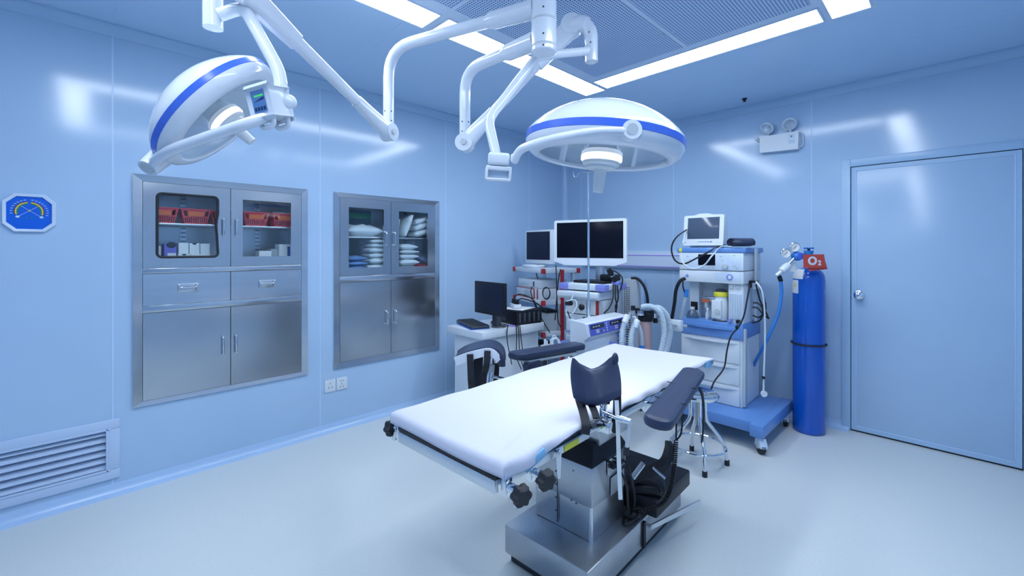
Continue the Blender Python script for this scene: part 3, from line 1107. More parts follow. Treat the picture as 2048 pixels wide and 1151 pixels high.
def dome(t, c, n, Rr, hscale=1.0, spot=20, e_bulb='bulb_glow'):
    """lamp head: n = direction in which the light shines; c = centre of the widest ring"""
    c, n = Vector(c), Vector(n).normalized()
    up = -n
    P = lambda prof: [(r_ * Rr, h_ * Rr * hscale) for r_, h_ in prof]
    hd = B().lathe(P([(1.0, .052), (.985, .085), (.93, .150), (.85, .225), (.74, .305), (.61, .380), (.47, .440), (.32, .485), (.16, .512), (.0, .52)]), c, up, 64, cap=False).obj('lamp_head', 'plastic_gloss', t)
    B().lathe(P([(1.0, -.036), (1.005, -.032), (1.005, .048), (1.0, .053)]), c, up, 64, cap=False).obj('blue_band', 'lamp_blue', hd)
    B().lathe(P([(1.0, -.034), (.995, -.07), (.965, -.135), (.915, -.178), (.86, -.196), (.82, -.196), (.80, -.180), (.80, -.14)]), c, up, 64, cap=False).obj('lower_rim', 'plastic_gloss', hd)
    B().lathe(P([(.81, -.165), (.0, -.165)]), c, up, 48, cap=False).obj('lens_glass', 'glass_lamp', hd)
    B().lathe(P([(.82, -.15), (.80, .02), (.70, .16), (.54, .26), (.34, .32), (.0, .34)]), c, up, 40, cap=False).obj('reflector', 'reflector', hd)
    B().lathe(P([(.15, .33), (.17, .05), (.18, -.06), (.24, -.12), (.25, -.15)]), c, up, 32, cap=False).obj('lamp_cartridge', 'sterile_cover', hd)
    B().lathe(P([(.25, -.150), (.262, -.165), (.262, -.215), (.235, -.235), (.0, -.236)]), c, up, 36, cap=False).obj('glow_ring', e_bulb, hd)
    B().lathe(P([(.24, -.235), (.235, -.27), (.20, -.29), (.195, -.32), (.12, -.335), (.0, -.336)]), c, up, 36, cap=False).obj('handle_collar', 'sterile_cover', hd)
    B().lathe(P([(.085, -.32), (.078, -.45), (.066, -.62), (.060, -.625), (.0, -.625)]), c, up, 24, cap=False).obj('sterile_handle', 'sterile_cover', hd)
    L = bpy.data.lights.new('surgical_beam', 'SPOT')
    L.energy = spot
    L.color = (.86, .94, 1.0)
    L.spot_size = R(52)
    L.spot_blend = .8
    L.shadow_soft_size = Rr * .45
    lo = bpy.data.objects.new('surgical_beam', L)
    COL.objects.link(lo)
    lo.parent = t
    M = n.to_track_quat('-Z', 'Y').to_matrix().to_4x4()
    M.translation = c + n * (.18 * Rr)
    Mp = parent_matrix(t).inverted() @ M
    lo.matrix_local = Mp
    return hd


def cr(right, up, fwd):
    return RT * right + UP * up + FW * fwd


# ---- lamp one: over the cabinets' side, tilted toward the table
t = thing('surgical_light', 'tilted surgical light dome with control screen, hanging before the drawer cabinet', 'surgical light', (CX_, CY_, 2.53), 'surgical lights on the ceiling arms')
sd = arm_system(t, 2.530, (1.36, -3.21), 2.092, at(458, -48, 1.52), .16)
top = at(458, -48, 1.52)
d0 = 1.60
J = at(426, 10, d0)
b = B()
b.tube([top, at(432, -52, 1.56), at(428, -30, d0), J + UP * .02], [.040, .040, .033, .0325], 20, .03)
b.cyl(J + UP * .05, J - UP * .085, .0325, n=28)
b.obj('yoke_joint', 'plastic_gloss', t)
yk = [at(440, 30, d0 - .01), at(488, 14, 1.60), at(562, 148, 1.56), at(562, 205, 1.54)]
B().tube(yk, .0225, 18, .09).obj('yoke_tube', 'plastic_gloss', t)
nL = cr(.69, -.66, .27).normalized()
cL = at(432, 222, 1.70)
hd = dome(t, cL, nL, .265, 1.0, 26)
# front fork tube with pivot on the rim
ax1 = ((at(268, 300, 1.60)) - cL)
ax1 = (ax1 - nL * ax1.dot(nL)).normalized()
pv = cL + ax1 * .262
hubd = (ax1 * .75 + (CAM - pv).normalized() * .55).normalized()
pv_out = pv + hubd * .070
B().cyl(pv - hubd * .03, pv_out, .040, .032, 28).obj('pivot_hub', 'plastic_gloss', t)
B().cyl(pv_out, pv_out + hubd * .003, .023, n=24).obj('pivot_cap', 'plastic_grey', t)
B().tube([pv + hubd * .045, at(330, 304, 1.50), at(490, 248, 1.45), at(535, 234, 1.48)], .019, 16, .10).obj('fork_tube', 'plastic_gloss', t)
# control box with screen and grip
bu = (at(545, 190, 1.38) - at(488, 205, 1.40)).normalized()
bc = at(540, 208, 1.50)
fwdn = (CAM - bc).normalized()
bn = (fwdn - RT * .75 + UP * .1).normalized()
bu = (RT + UP * .16)
bu = (bu - bn * bu.dot(bn)).normalized()
bv = bn.cross(bu).normalized()
Rb = Matrix((bu, bv, bn)).transposed()
box = B().cbox(bc, (.078, .098, .085), Rb, .013, 3).obj('control_box', 'plastic_gloss', t)
fr = bc + bn * .0425
B().cbox(fr + bv * .004, (.056, .070, .003), Rb, .001).obj('screen', 'lcd', box)
for i in range(4):
    B().cbox(fr + bn * .0018 + bu * (-.0195 + .013 * i) - bv * .020, (.009, .012, .001), Rb).obj('screen_key', 'lcd_dark', box)
B().cbox(fr + bn * .0018 + bu * .004 + bv * .022, (.040, .006, .001), Rb).obj('screen_bar', 'lcd_green', box)
bb = B()
bb.prism([(-.020, .004), (.024, .008), (.024, .016)], fr + bn * .0015, bu, bv, .001)
bb.obj('screen_wedge', 'lcd_dark', box)
b = B()
q = bc - bv * .046
b.tube([q - bu * .031 + bn * .032, q - bu * .024 - bv * .034 + bn * .032, q + bu * .028 - bv * .034 + bn * .032, q + bu * .033 + bn * .032], .0085, 12, .02)
b.tube([q - bu * .031 - bn * .032, q - bu * .024 - bv * .032 - bn * .032, q + bu * .028 - bv * .032 - bn * .032, q + bu * .033 - bn * .032], .0085, 12, .02)
b.obj('grip_frame', 'plastic_gloss', box)
b = B()
b.tube([at(530, 210, 1.53), at(562, 204, 1.53), at(579, 204, 1.53)], [.030, .029, .026], 18)
b.ell(at(578, 204, 1.53), (.026, .026, .026))
b.obj('brake_knob', 'plastic_gloss', t)
B().cyl(at(562, 178, 1.55), at(561, 200, 1.54), .025, n=20).obj('tube_socket', 'plastic_gloss', t)

# ---- lamp two: over the table, facing down
t = thing('surgical_light', 'level surgical light dome shining down over the table head', 'surgical light', (CX_, CY_, 2.40), 'surgical lights on the ceiling arms')
topR = at(1143, 53, 2.22)
arm_system(t, 2.392, (1.685, -2.945), 2.022, topR, .12)
JR = at(1183, 90, 2.19)
b = B()
b.tube([topR, at(1163, 44, 2.20), at(1181, 60, 2.19), JR], [.043, .040, .034, .0315], 20, .03)
b.cyl(JR + UP * .04, JR - UP * .085, .0315, n=28)
b.obj('yoke_joint', 'plastic_gloss', t)
screws(t, [at(1178, 64, 2.155), at(1181, 84, 2.155)], -FW)
B().tube([at(1176, 102, 2.18), at(1075, 112, 2.03), at(976, 240, 1.86), at(993, 312, 1.80)], .0205, 18, .05).obj('yoke_tube', 'plastic_gloss', t)
nR = cr(-.10, -.99, .02).normalized()
cR = at(1206, 288, 1.95)
hd = dome(t, cR, nR, .346, 1.0, 26)
kp = at(1265, 258, 1.60)
kd = (kp - cR)
kd = (kd - nR * kd.dot(nR)).normalized()
kin = cR + kd * .33 - nR * .0
B().cyl(kin - UP * .02, kp + kd * .0, .042, .036, 28).obj('pivot_hub', 'plastic_gloss', t)
B().cyl(kp, kp + kd * .003, .022, n=24).obj('pivot_cap', 'plastic_grey', t)
B().tube([kp - kd * .03, at(1190, 262, 1.555), at(1105, 277, 1.56), at(1040, 298, 1.66), at(1028, 322, 1.70)], .0165, 16, .06).obj('fork_tube', 'plastic_gloss', t)
b = B()
c0 = at(998, 320, 1.72)
Rb = Matrix((RT, FW, UP)).transposed() @ Matrix.Rotation(R(4), 3, 'Y')
b.cbox(c0, (.085, .07, .050), Rb, .012, 3)
b.cbox(at(1030, 317, 1.71), (.035, .05, .032), Rb, .010, 3)
bx = b.obj('joint_box', 'plastic_gloss', t)
b = B()
q0 = at(997, 347, 1.71)
for (du, dv_, su, sv) in ((0, .020, .098, .018), (0, -.024, .098, .012), (-.046, 0, .012, .050), (.046, 0, .012, .050)):
    b.cbox(q0 + RT * du + UP * dv_, (su, .03, sv), Rb, .005)
b.obj('grip_frame', 'plastic_gloss', bx)
b = B()
b.cbox(at(997, 347, 1.725), (.082, .008, .030), Rb)
b.obj('back_screen', 'frame_white', bx)

# ================================================================== OPERATING TABLE
TB = thing('operating_table', 'stainless steel operating table on a wide low base', 'operating table', (2.210, -2.620, 0), None, R(2.5))
TM = parent_matrix(TB)


def tw(x, y, z):
    return TM @ Vector((x, y, z))


TL = dict(parent=TB, local=True)
# base
bs = B().box(-.19, .265, -.362, .56, .045, .178, .008).obj('base_plinth', 'steel_table', **TL)
B().box(-.17, .245, -.34, .54, .004, .05, .003).obj('base_skirt', 'rubber', **TL)
for (x, y) in ((-.13, -.30), (.20, -.30), (-.13, .48), (.20, .48)):
    B().cyl((x, y, 0), (x, y, .02), .03, n=16).obj('base_foot', 'rubber', **TL)
# black covered rear half of the base with foot lever
B().box(-.15, .315, .145, .56, .178, .262, .012).obj('base_cover', 'black', **TL)
lv0, lv1 = Vector((2.486, -2.455, .128)), Vector((2.566, -2.085, .128))
lvd = (lv1 - lv0).normalized()
lvs = lvd.cross(UP)
b = B()
b.prism([(-.012, 0), (-.008, -.011), ((lv1 - lv0).length, -.014), ((lv1 - lv0).length, .014), (-.008, .011)], lv0 - lvs * .003, lvd, UP, .007)
b.obj('brake_lever', 'alu', TB)
B().cyl(lv0 - lvs * .02, lv0 + lvs * .008, .008, n=12).obj('lever_pivot', 'steel_plain', TB)
B().box(.262, .276, .095, .115, .05, .17).obj('lever_bracket', 'black', **TL)
# column
X0, X1, Y0, Y1 = -.135, .180, -.205, .085
colm = B().box(X0, X1, Y0, Y1, .178, .515, .008).obj('column_housing', 'steel_table', **TL)
B().box(X0 - .006, X1 + .006, Y0 - .006, Y1 + .006, .33, .505, .005).obj('column_sleeve', 'steel_table', **TL)
B().cyl((X1 - .004, Y0 + .004, .178), (X1 - .004, Y0 + .004, .50), .010, n=14).obj('corner_post', 'alu', **TL)
B().box(.0, .003, Y0 - .0075, Y0 - .004, .20, .49).obj('seam_line', 'dark_gap', **TL)
for z in (.25, .31, .37, .43):
    B().cyl((-.006, Y0 - .004, z), (-.006, Y0 - .009, z), .004, n=8).obj('rivet', 'plastic_dark', **TL)
for (x, z) in ((.09, .465), (-.10, .36), (-.075, .355), (.08, .33), (.105, .325)):
    B().cyl((x, Y0 - .004, z), (x, Y0 - .0085, z), .0035, n=8).obj('rivet', 'plastic_dark', **TL)
# black sloped top boot and neck
b = B()
rg = []
for (x0, x1, y0, y1, z) in ((X0 - .008, X1 + .008, Y0 - .008, Y1 + .01, .505), (X0 + .0, X1 - .0, Y0 + .01, Y1, .530), (X0 + .03, X1 - .03, Y0 + .06, Y1 - .01, .572)):
    rg.append([b.bm.verts.new((x0, y0, z)), b.bm.verts.new((x1, y0, z)), b.bm.verts.new((x1, y1, z)), b.bm.verts.new((x0, y1, z))])
b.loft(rg)
b.obj('column_boot', 'black', **TL)
B().box(-.10, .165, -.115, .16, .56, .675, .01).obj('neck_block', 'steel_table', **TL)
B().box(-.08, .14, -.22, .30, .672, .725, .008).obj('tilt_block', 'steel_table', **TL)
# socket panel on the right face of the column
B().box(X1 + .010, X1 + .0125, -.09, .065, .43, .50).obj('socket_plate', 'steel_plain', **TL)
for i in range(3):
    B().cyl((X1 + .012, -.06 + .035 * i, .465), (X1 + .028, -.06 + .035 * i, .465), .011, n=12).obj('cable_socket', 'black', **TL)
B().box(X1 + .010, X1 + .0125, -.06, .06, .33, .41).obj('rating_plate', 'alu', **TL)
# table top frame sections with side rails
for (y0, y1) in ((-.862, -.365), (-.36, .26), (.265, .80)):
    B().box(-.27, .27, y0, y1, .722, .742, .004).obj('top_section', 'steel_plain', **TL)
    B().box(-.275, .275, y0 + .003, y1 - .003, .742, .800, .018, 3).obj('mattress_section', 'vinyl', **TL)
    for s_ in (-1, 1):
        B().box(s_ * .283, s_ * .295, y0 + .03, y1 - .03, .728, .757, .003).obj('side_rail', 'alu', **TL)
        for yy in (y0 + .06, y1 - .06):
            B().cyl((s_ * .26, yy, .7425), (s_ * .285, yy, .7425), .008, n=10).obj('rail_spacer', 'steel_plain', **TL)
B().box(-.268, .268, -.880, -.862, .700, .742, .004).obj('end_plate', 'alu', **TL)
B().box(-.272, .272, -.878, -.858, .742, .764, .006).obj('end_pad', 'black', **TL)


def star_knob(c, axis, r=.030):
    b = B()
    c, axis = Vector(c), Vector(axis).normalized()
    u, v = B.frame(axis)
    rings = []
    for (k_, h_) in ((.86, 0), (1, .006), (1, .026), (.8, .034)):
        rings.append([b.bm.verts.new(c + axis * h_ + u * (r * k_ * (1 + .13 * math.cos(6 * a)) * math.cos(a)) + v * (r * k_ * (1 + .13 * math.cos(6 * a)) * math.sin(a)))
                      for a in [2 * PI * i / 36 for i in range(36)]])
    b.loft(rings)
    return b.obj('star_knob', 'rubber', **TL)


def rail_clamp(x, y, z, s_):
    B().box(x - .012, x + .012, y - .016, y + .016, z - .03, z + .026, .004).obj('rail_clamp', 'chrome', **TL)
    B().cyl((x + s_ * .008, y, z), (x + s_ * .05, y, z), .014, n=16).obj('clamp_spindle', 'chrome', **TL)
    B().cyl((x + s_ * .02, y, z + .012), (x + s_ * .045, y, z - .045), .011, n=14).obj('clamp_barrel', 'alu', **TL)
    star_knob((x + s_ * .048, y, z - .004), (s_, -.25, -.1))


rail_clamp(.285, -.845, .722, 1)
rail_clamp(.300, -.745, .735, 1)
rail_clamp(-.280, -.858, .735, -1)
B().prism([(-.012, .006), (0, .016), (.012, .006), (.006, -.085), (-.004, -.085)], (.310, -.615, .750), (0, 1, 0), (0, 0, 1), .006).obj('release_lever', 'alu', **TL)
B().cyl((.296, -.615, .752), (.320, -.615, .752), .006, n=10).obj('lever_pin', 'steel_plain', **TL)
B().box(.2955, .297, -.56, -.47, .731, .754).obj('warning_label', 'label_yellow', **TL)
for (y, z0, z1) in ((.20, .62, .735), (.245, .66, .735)):
    B().box(.284, .299, y - .014, y + .014, z0, z1, .003).obj('rail_bracket', 'steel_plain', **TL)
B().box(.255, .30, .06, .12, .70, .765, .006).obj('rail_clamp', 'chrome', **TL)

# ---- drape sheet lying on the table
DS = thing('drape_sheet', 'white disposable sheet with blue underside spread over the operating table', 'sheet', tw(0, 0, .80), None, R(2.5))


def drape(off, name, m, extra):
    b = B()
    rnd = random.Random(5)
    U = []
    xs = [-.36 + i * .72 / 60 for i in range(61)]
    ys = [-.925 + j * 1.82 / 120 for j in range(121)]
    for y in ys:
        row = []
        for x in xs:
            hx, y0, y1 = .297, -.868, .835
            # length of cloth beyond the mattress edges
            lim_r = .297 + (.030 if off == 0 else .020) + .008 * math.sin(5.2 * y + .6) + (.022 if y < -.60 else 0) * min(1, (-.60 - y) / .08 if y < -.60 else 0)
            ex = max(0, abs(x) - hx)
            if x > 0:
                ex = min(ex, lim_r - hx)
            else:
                ex = min(ex, .035)
            ey = min(max(0, y0 - y), .052 if off == 0 else .036)
            ey2 = max(0, y - y1)
            r_ = .016
            def bend(e):
                if e <= 0:
                    return 0, 0
                a = min(e / r_, PI / 2)
                return r_ * math.sin(a), r_ * (1 - math.cos(a)) + max(0, e - r_ * PI / 2)
            ox, dx_ = bend(ex)
            oy, dy_ = bend(ey)
            oy2, dy2_ = bend(ey2)
            px = max(-hx, min(hx, x)) + (ox if x > 0 else -ox)
            py = max(y0, min(y1, y)) - oy + oy2
            dz = max(dx_, dy_, dy2_)
            wz = .0025 * math.sin(9 * x + 3 * y) * math.sin(6 * y) + .0015 * math.sin(23 * y + 11 * x)
            # a diagonal fold near the foot corner
            fd = math.exp(-(((x - .26) + .35 * (y + .80)) / .02) ** 2) * math.exp(-((y + .76) / .12) ** 2)
            wz += .010 * fd * (1 if x < hx else .3)
            # lifted far corner
            lift = math.exp(-(((x - .30) / .07) ** 2 + ((y - .83) / .10) ** 2))
            wv = .006 * math.sin(34 * y + 3) * min(1, dx_ / .02) if x > 0 else 0
            row.append(Vector((px + wv + .030 * lift, py + .010 * lift, .806 - dz * (1 - .75 * lift) + wz + .004 * lift + off)))
        U.append(row)
    V = [[b.bm.verts.new(p) for p in r_] for r_ in U]
    for j in range(len(V) - 1):
        for i in range(len(V[0]) - 1):
            b.bm.faces.new((V[j][i], V[j][i + 1], V[j + 1][i + 1], V[j + 1][i]))
    Mi = parent_matrix(DS).inverted() @ TM
    for v in b.bm.verts:
        v.co = Mi @ v.co
    o_ = b.obj(name, m, DS, smooth=80, local=True)
    so = o_.modifiers.new('thickness', 'SOLIDIFY')
    so.thickness = extra
    return o_


drape(0, 'top_layer', 'sheet_white', .002)
drape(-.0045, 'blue_backing', 'sheet_blue', .0015)
# tucked blue folds at the foot corner and at the lifted far corner
for (q, sz, a) in (((.297, -.815, .775), (.012, .095, .045), 8), ((.312, -.74, .772), (.010, .10, .030), 14), ((.325, .800, .786), (.012, .085, .040), -6)):
    b = B()
    b.cbox(tw(*q), sz, (rz(R(2.5)) @ Matrix.Rotation(R(a), 3, 'X')), .005, 2)
    b.obj('tucked_fold', 'sheet_blue', DS)


# ---- padded slab helper for arm boards
def pad_slab(b, c, u, v, ln, wd, th, cr_=.05, edge=.012):
    c, u, v = Vector(c), Vector(u).normalized(), Vector(v).normalized()
    v = (v - u * v.dot(u)).normalized()
    w_ = u.cross(v)

    def outline(ins, n=6):
        L_, W_ = ln / 2 - ins, wd / 2 - ins
        r_ = max(.004, cr_ - ins)
        out = []
        for (sx, sy, s0) in ((1, 1, 0), (-1, 1, 90), (-1, -1, 180), (1, -1, 270)):
            for k_ in range(n + 1):
                an = R(s0 + 90 * k_ / n)
                out.append((sx * (L_ - r_) + r_ * math.cos(an), sy * (W_ - r_) + r_ * math.sin(an)))
        return out
    rings = []
    for (ins, h_) in ((edge, -th / 2), (edge * .3, -th / 2 + edge * .3), (0, -th / 2 + edge), (0, th / 2 - edge), (edge * .3, th / 2 - edge * .3), (edge, th / 2), (edge * 2.2, th / 2 + .002)):
        rings.append([b.bm.verts.new(c + u * p[0] + v * p[1] + w_ * h_) for p in outline(ins)])
    b.loft(rings)


# ---- arm boards
ar = thing('arm_board', 'padded black arm board sticking out beside the steel stool', 'arm board', onz(1350, 785, .84), 'padded arm boards on the table rails')
zA = .868
FL, FR, NR, NL = onz(1367, 731, zA), onz(1411, 742, zA - .006), onz(1334, 848, zA - .012), onz(1291, 829, zA)
u_ = ((FL + FR) - (NL + NR)).normalized()
v_ = ((NL + FL) - (NR + FR)).normalized()
cA = (FL + FR + NL + NR) / 4 - UP * .016
b = B()
pad_slab(b, cA, u_, v_, ((FL + FR) / 2 - (NL + NR) / 2).length + .02, ((FL - FR).length + (NL - NR).length) / 2 + .01, .038)
b.obj('pad', 'vinyl', ar)
b = B()
pad_slab(b, cA - UP * .026, u_, v_, .52, .085, .014, .03, .004)
b.obj('board_plate', 'plastic_dark', ar)
for f in (-.16, .06):
    b = B()
    pc = cA + u_ * f
    vv_ = v_ - u_ * v_.dot(u_)
    b.cbox(pc + UP * .0185, (.004, .118, .0025), Matrix((u_, vv_.normalized(), u_.cross(vv_.normalized()))).transposed())
    b.obj('seam_stitch', 'black', ar)
b = B()
b.tube([cA + u_ * .02 - UP * .03, cA + u_ * .02 - UP * .075, tw(.300, .09, .735)], .011, 12, .02)
b.obj('support_rod', 'chrome', ar)
B().ell(cA - u_ * .19 - UP * .050, (.026, .022, .018)).obj('lock_knob', 'plastic_dark', ar)
b = B()
e0 = cA + u_ * .22 - v_ * .05
b.sweep(catmull([e0 - UP * .02, e0 - UP * .06 - v_ * .015, e0 - UP * .16 - v_ * .02, e0 - UP * .26 - v_ * .012], 5), u_, [(-.003, -.016), (.003, -.016), (.003, .016), (-.003, .016)])
b.obj('wrist_strap', 'strap', ar)

al = thing('arm_board', 'padded black arm board behind the sheet near the suction bottle', 'arm board', (1.72, -2.3, .76), 'padded arm boards on the table rails')
b = B()
pad_slab(b, (1.665, -2.240, .798), (.0, 1, -.055), (-1, 0, 0), .67, .13, .042, .05, .015)
b.obj('pad', 'vinyl', al)
b = B()
pad_slab(b, (1.675, -2.25, .765), (.0, 1, -.055), (-1, 0, 0), .50, .09, .016, .03, .004)
b.obj('board_plate', 'plastic_grey', al)
b = B()
b.tube([(1.69, -2.10, .765), (1.72, -2.10, .72), tw(-.30, .47, .735)], .011, 12, .02)
b.obj('support_rod', 'chrome', al)
B().box(1.70, 1.74, -2.52, -2.40, .69, .775, .004).obj('side_bracket', 'vinyl', al)


# ---- leg holders
def strap(parent, pts, side, wdt=.032, m='strap', th=.003):
    b = B()
    b.sweep(catmull(pts, 5), side, [(-th, -wdt / 2), (th, -wdt / 2), (th, wdt / 2), (-th, wdt / 2)])
    return b.obj('strap', m, parent)


lr = thing('leg_holder', 'black padded leg holder trough standing over the white sheet', 'leg holder', at(1210, 850, 1.630), 'gynaecological leg holders on the table rails')
dL = 1.69
cP = at(1187, 772, dL)
A_ = (UP * .86 + FW * .50).normalized()
N_ = (-FW * .86 + UP * .50).normalized()
RTt = (RT + UP * .05).normalized()
b = B()


def trough(s_, t_):
    wd = .099 * (1 - .10 * (1 - t_) ** 2 - .16 * t_ ** 3)
    return cP + RTt * (s_ * wd) + A_ * ((t_ - .5) * .138 + (.050 * s_ * s_ - .022 * s_ ** 8) * t_ + .020 * s_ * s_ * (1 - t_)) + N_ * (.060 * s_ * s_)


ns, nt_ = 18, 10
front = [[trough(-1 + 2 * i / ns, j / nt_) for i in range(ns + 1)] for j in range(nt_ + 1)]
rings = []
for j in range(nt_ + 1):
    fr_ = []
    for i in range(ns + 1):
        s_, t_ = -1 + 2 * i / ns, j / nt_
        soft = .010 * min(1, (1 - abs(s_)) * 7, (1 - abs(2 * t_ - 1)) * 5) + .0016 * math.sin(11 * s_ + 2) * math.sin(5 * t_)
        fr_.append(b.bm.verts.new(front[j][i] + N_ * soft))
    bk_ = [b.bm.verts.new(front[j][i] - N_ * (.016 + .008 * min(1, (1 - abs(-1 + 2 * i / ns)) * 6)) - RTt * (.004 * (-1 + 2 * i / ns))) for i in range(ns, -1, -1)]
    rings.append(fr_ + bk_)
b.loft(rings)
b.obj('pad', 'vinyl', lr, smooth=60)
hp = trough(1, .92)
B().ell(hp + A_ * .000 - N_ * .005 - RTt * .004, (.012, .016, .026)).obj('pad_horn', 'vinyl', lr)
b = B()
for i in range(ns):
    pass
b.tube([trough(.86, .25) - N_ * .026, trough(.92, .6) - N_ * .028, trough(.97, 1.0) - N_ * .020], .006, 8)
b.obj('shell_edge', 'plastic_gloss', lr)
cl = at(1212, 846, 1.640)
b = B()
b.cyl(at(1206, 795, 1.690), at(1204, 838, 1.660), .0135, n=18)
b.cyl(at(1206, 806, 1.680), at(1205, 815, 1.680), .017, n=18)
b.obj('post', 'chrome', lr)
B().ell(at(1207, 796, 1.700), (.02, .02, .02)).obj('ball_joint', 'steel_plain', lr)
b = B()
b.cyl(at(1206, 822, 1.660), at(1240, 838, 1.610), .008, n=14)
b.cyl(at(1236, 836, 1.610), at(1262, 843, 1.580), .015, .011, 16)
b.obj('cross_bar', 'chrome', lr)
hh_ = B().cyl(at(1259, 842, 1.580), at(1253, 900, 1.580), .0075, n=12).obj('lever_rod', 'alu', lr)
B().cyl(at(1253, 893, 1.580), at(1252, 909, 1.580), .011, n=12).obj('lever_grip', 'rubber', hh_)
b = B()
b.cbox(at(1212, 850, 1.635), (.055, .05, .045), rz(R(2.5)), .006)
b.obj('rail_clamp', 'chrome', lr)
b = B()
b.tube([at(1204, 834, 1.630), at(1186, 846, 1.580)], .006, 10)
b.ell(at(1186, 847, 1.575), (.012, .012, .012))
b.obj('clamp_handle', 'plastic_dark', lr)
strap(lr, [at(1158, 797, 1.690), at(1166, 822, 1.640), at(1172, 848, 1.590), at(1170, 868, 1.580)], RT)
strap(lr, [at(1178, 800, 1.690), at(1188, 820, 1.650), at(1193, 836, 1.610)], RT, .026)
strap(lr, [at(1226, 752, 1.680), at(1233, 775, 1.670), at(1234, 820, 1.640), at(1228, 865, 1.620)], RT, .030)
strap(lr, [at(1226, 755, 1.690), at(1222, 780, 1.690), at(1215, 807, 1.690)], RT, .014)
strap(lr, [at(1233, 800, 1.630), at(1236, 860, 1.610), at(1238, 930, 1.600), at(1241, 998, 1.600)], RT, .015, 'paper', .002)

ll = thing('leg_holder', 'black padded leg holder with white shell and hanging straps beside the white desk', 'leg holder', at(980, 765, 2.42), 'gynaecological leg holders on the table rails')
dQ = 2.45
path = [at(914, 712, dQ), at(935, 703, dQ), at(960, 696, dQ), at(984, 694, dQ), at(1000, 704, dQ), at(1006, 726, dQ)]
path = catmull(path, 4)
b = B()


def padsec(f):
    w_, h_ = .105 * (1 - .25 * (2 * f - 1) ** 4), .028 * (1 - .4 * (2 * f - 1) ** 6)
    out = []
    for k_ in range(20):
        a = 2 * PI * k_ / 20
        ca, sa = math.cos(a), math.sin(a)
        out.append((w_ * math.copysign(abs(ca) ** .6, ca), h_ * math.copysign(abs(sa) ** .6, sa) + .018 * (ca * ca - .5)))
    return out


b.sweep([p + FW * .0 for p in path], UP, padsec)
b.obj('pad', 'vinyl', ll, smooth=60)
shell = catmull([at(911, 722, dQ - .13), at(932, 714, dQ - .13), at(958, 707, dQ - .13), at(978, 704, dQ - .13), at(990, 711, dQ - .13), at(994, 723, dQ - .12)], 4)
b = B()
b.sweep(shell, UP, lambda f: [(-.006, -.024 + .010 * f), (.006, -.024 + .010 * f), (.006, .022), (-.006, .022)])
b.obj('shell_edge', 'plastic_gloss', ll)
b = B()
b.tube([at(984, 712, 2.45), at(982, 735, 2.45), at(979, 765, 2.44)], [.010, .016, .013], 14)
b.obj('post', 'chrome', ll)
b = B()
b.cyl(at(983, 728, 2.45), at(982, 742, 2.45), .020, n=16)
b.obj('post_collar', 'plastic_gloss', ll)
b = B()
b.tube([at(984, 752, 2.44), at(1003, 756, 2.36), tw(-.295, -.12, .745)], .008, 10)
b.obj('cross_bar', 'chrome', ll)
strap(ll, [at(940, 708, dQ - .145), at(941, 735, dQ - .145), at(942, 760, dQ - .145), at(944, 785, dQ - .08)], RT, .034)
strap(ll, [at(975, 701, dQ - .145), at(973, 730, dQ - .145), at(968, 750, dQ - .08), at(966, 780, dQ - .08)], RT, .034)
strap(ll, [at(993, 712, dQ), at(993, 740, dQ), at(991, 765, dQ)], RT, .030)
strap(ll, [at(957, 712, dQ + .10), at(956, 745, dQ + .10), at(955, 785, dQ + .1)], RT, .055)

# ---- hand control with coiled cable, foot pedal, loose black cables on the base
hc = thing('hand_control', 'black hand control cable coiled down from the arm board', 'cable', at(1354, 880, 1.92))
b = B()
p0, p1 = at(1352, 880, 1.92), at(1345, 960, 1.92)
hel = []
for i in range(241):
    f = i / 240
    base_ = catmull([p0, at(1350, 915, 1.92), at(1346, 950, 1.93), at(1338, 985, 1.94), at(1318, 1010, 1.95), tw(.232, .088, .212)], 48)[i]
    a = f * 2 * PI * 40
    hel.append(base_ + RT * (.0085 * math.cos(a)) + FW * (.0085 * math.sin(a)))
b.tube(hel, .0032, 5)
b.obj('coiled_cable', 'black', hc)
b = B()
b.tube(catmull([at(1362, 788, 1.96), at(1354, 830, 1.94), at(1352, 880, 1.92)], 6), .004, 8)
b.tube(catmull([at(1362, 788, 1.96), at(1365, 830, 1.93), at(1362, 866, 1.93), at(1352, 880, 1.92)], 6), .004, 8)
b.obj('lead', 'black', hc)

fp = thing('foot_pedal', 'black foot pedal with curved toe guard on the table base', 'foot pedal', onz(1290, 960, .265))
pc = onz(1288, 965, .287)
b = B()
b.cbox(pc + UP * .0, (.20, .15, .05), rz(R(30)), .018, 3)
b.obj('pedal_body', 'black', fp)
b = B()
hook = catmull([at(1262, 950, 2.12), at(1300, 942, 2.13), at(1328, 926, 2.14), at(1338, 903, 2.15), at(1340, 886, 2.15)], 6)
b.sweep(hook, FW, lambda f: [(-.014, -.03), (.014, -.03), (.014, .03), (-.014, .03)])
b.obj('toe_guard', 'black', fp)
b = B()
b.cbox(at(1276, 940, 2.05), (.085, .035, .008), rz(R(55)) @ Matrix.Rotation(R(-50), 3, 'Y'), .003)
b.cbox(at(1318, 945, 2.06), (.07, .02, .006), rz(R(20)) @ Matrix.Rotation(R(35), 3, 'Y'), .003)
b.obj('metal_trim', 'alu', fp)

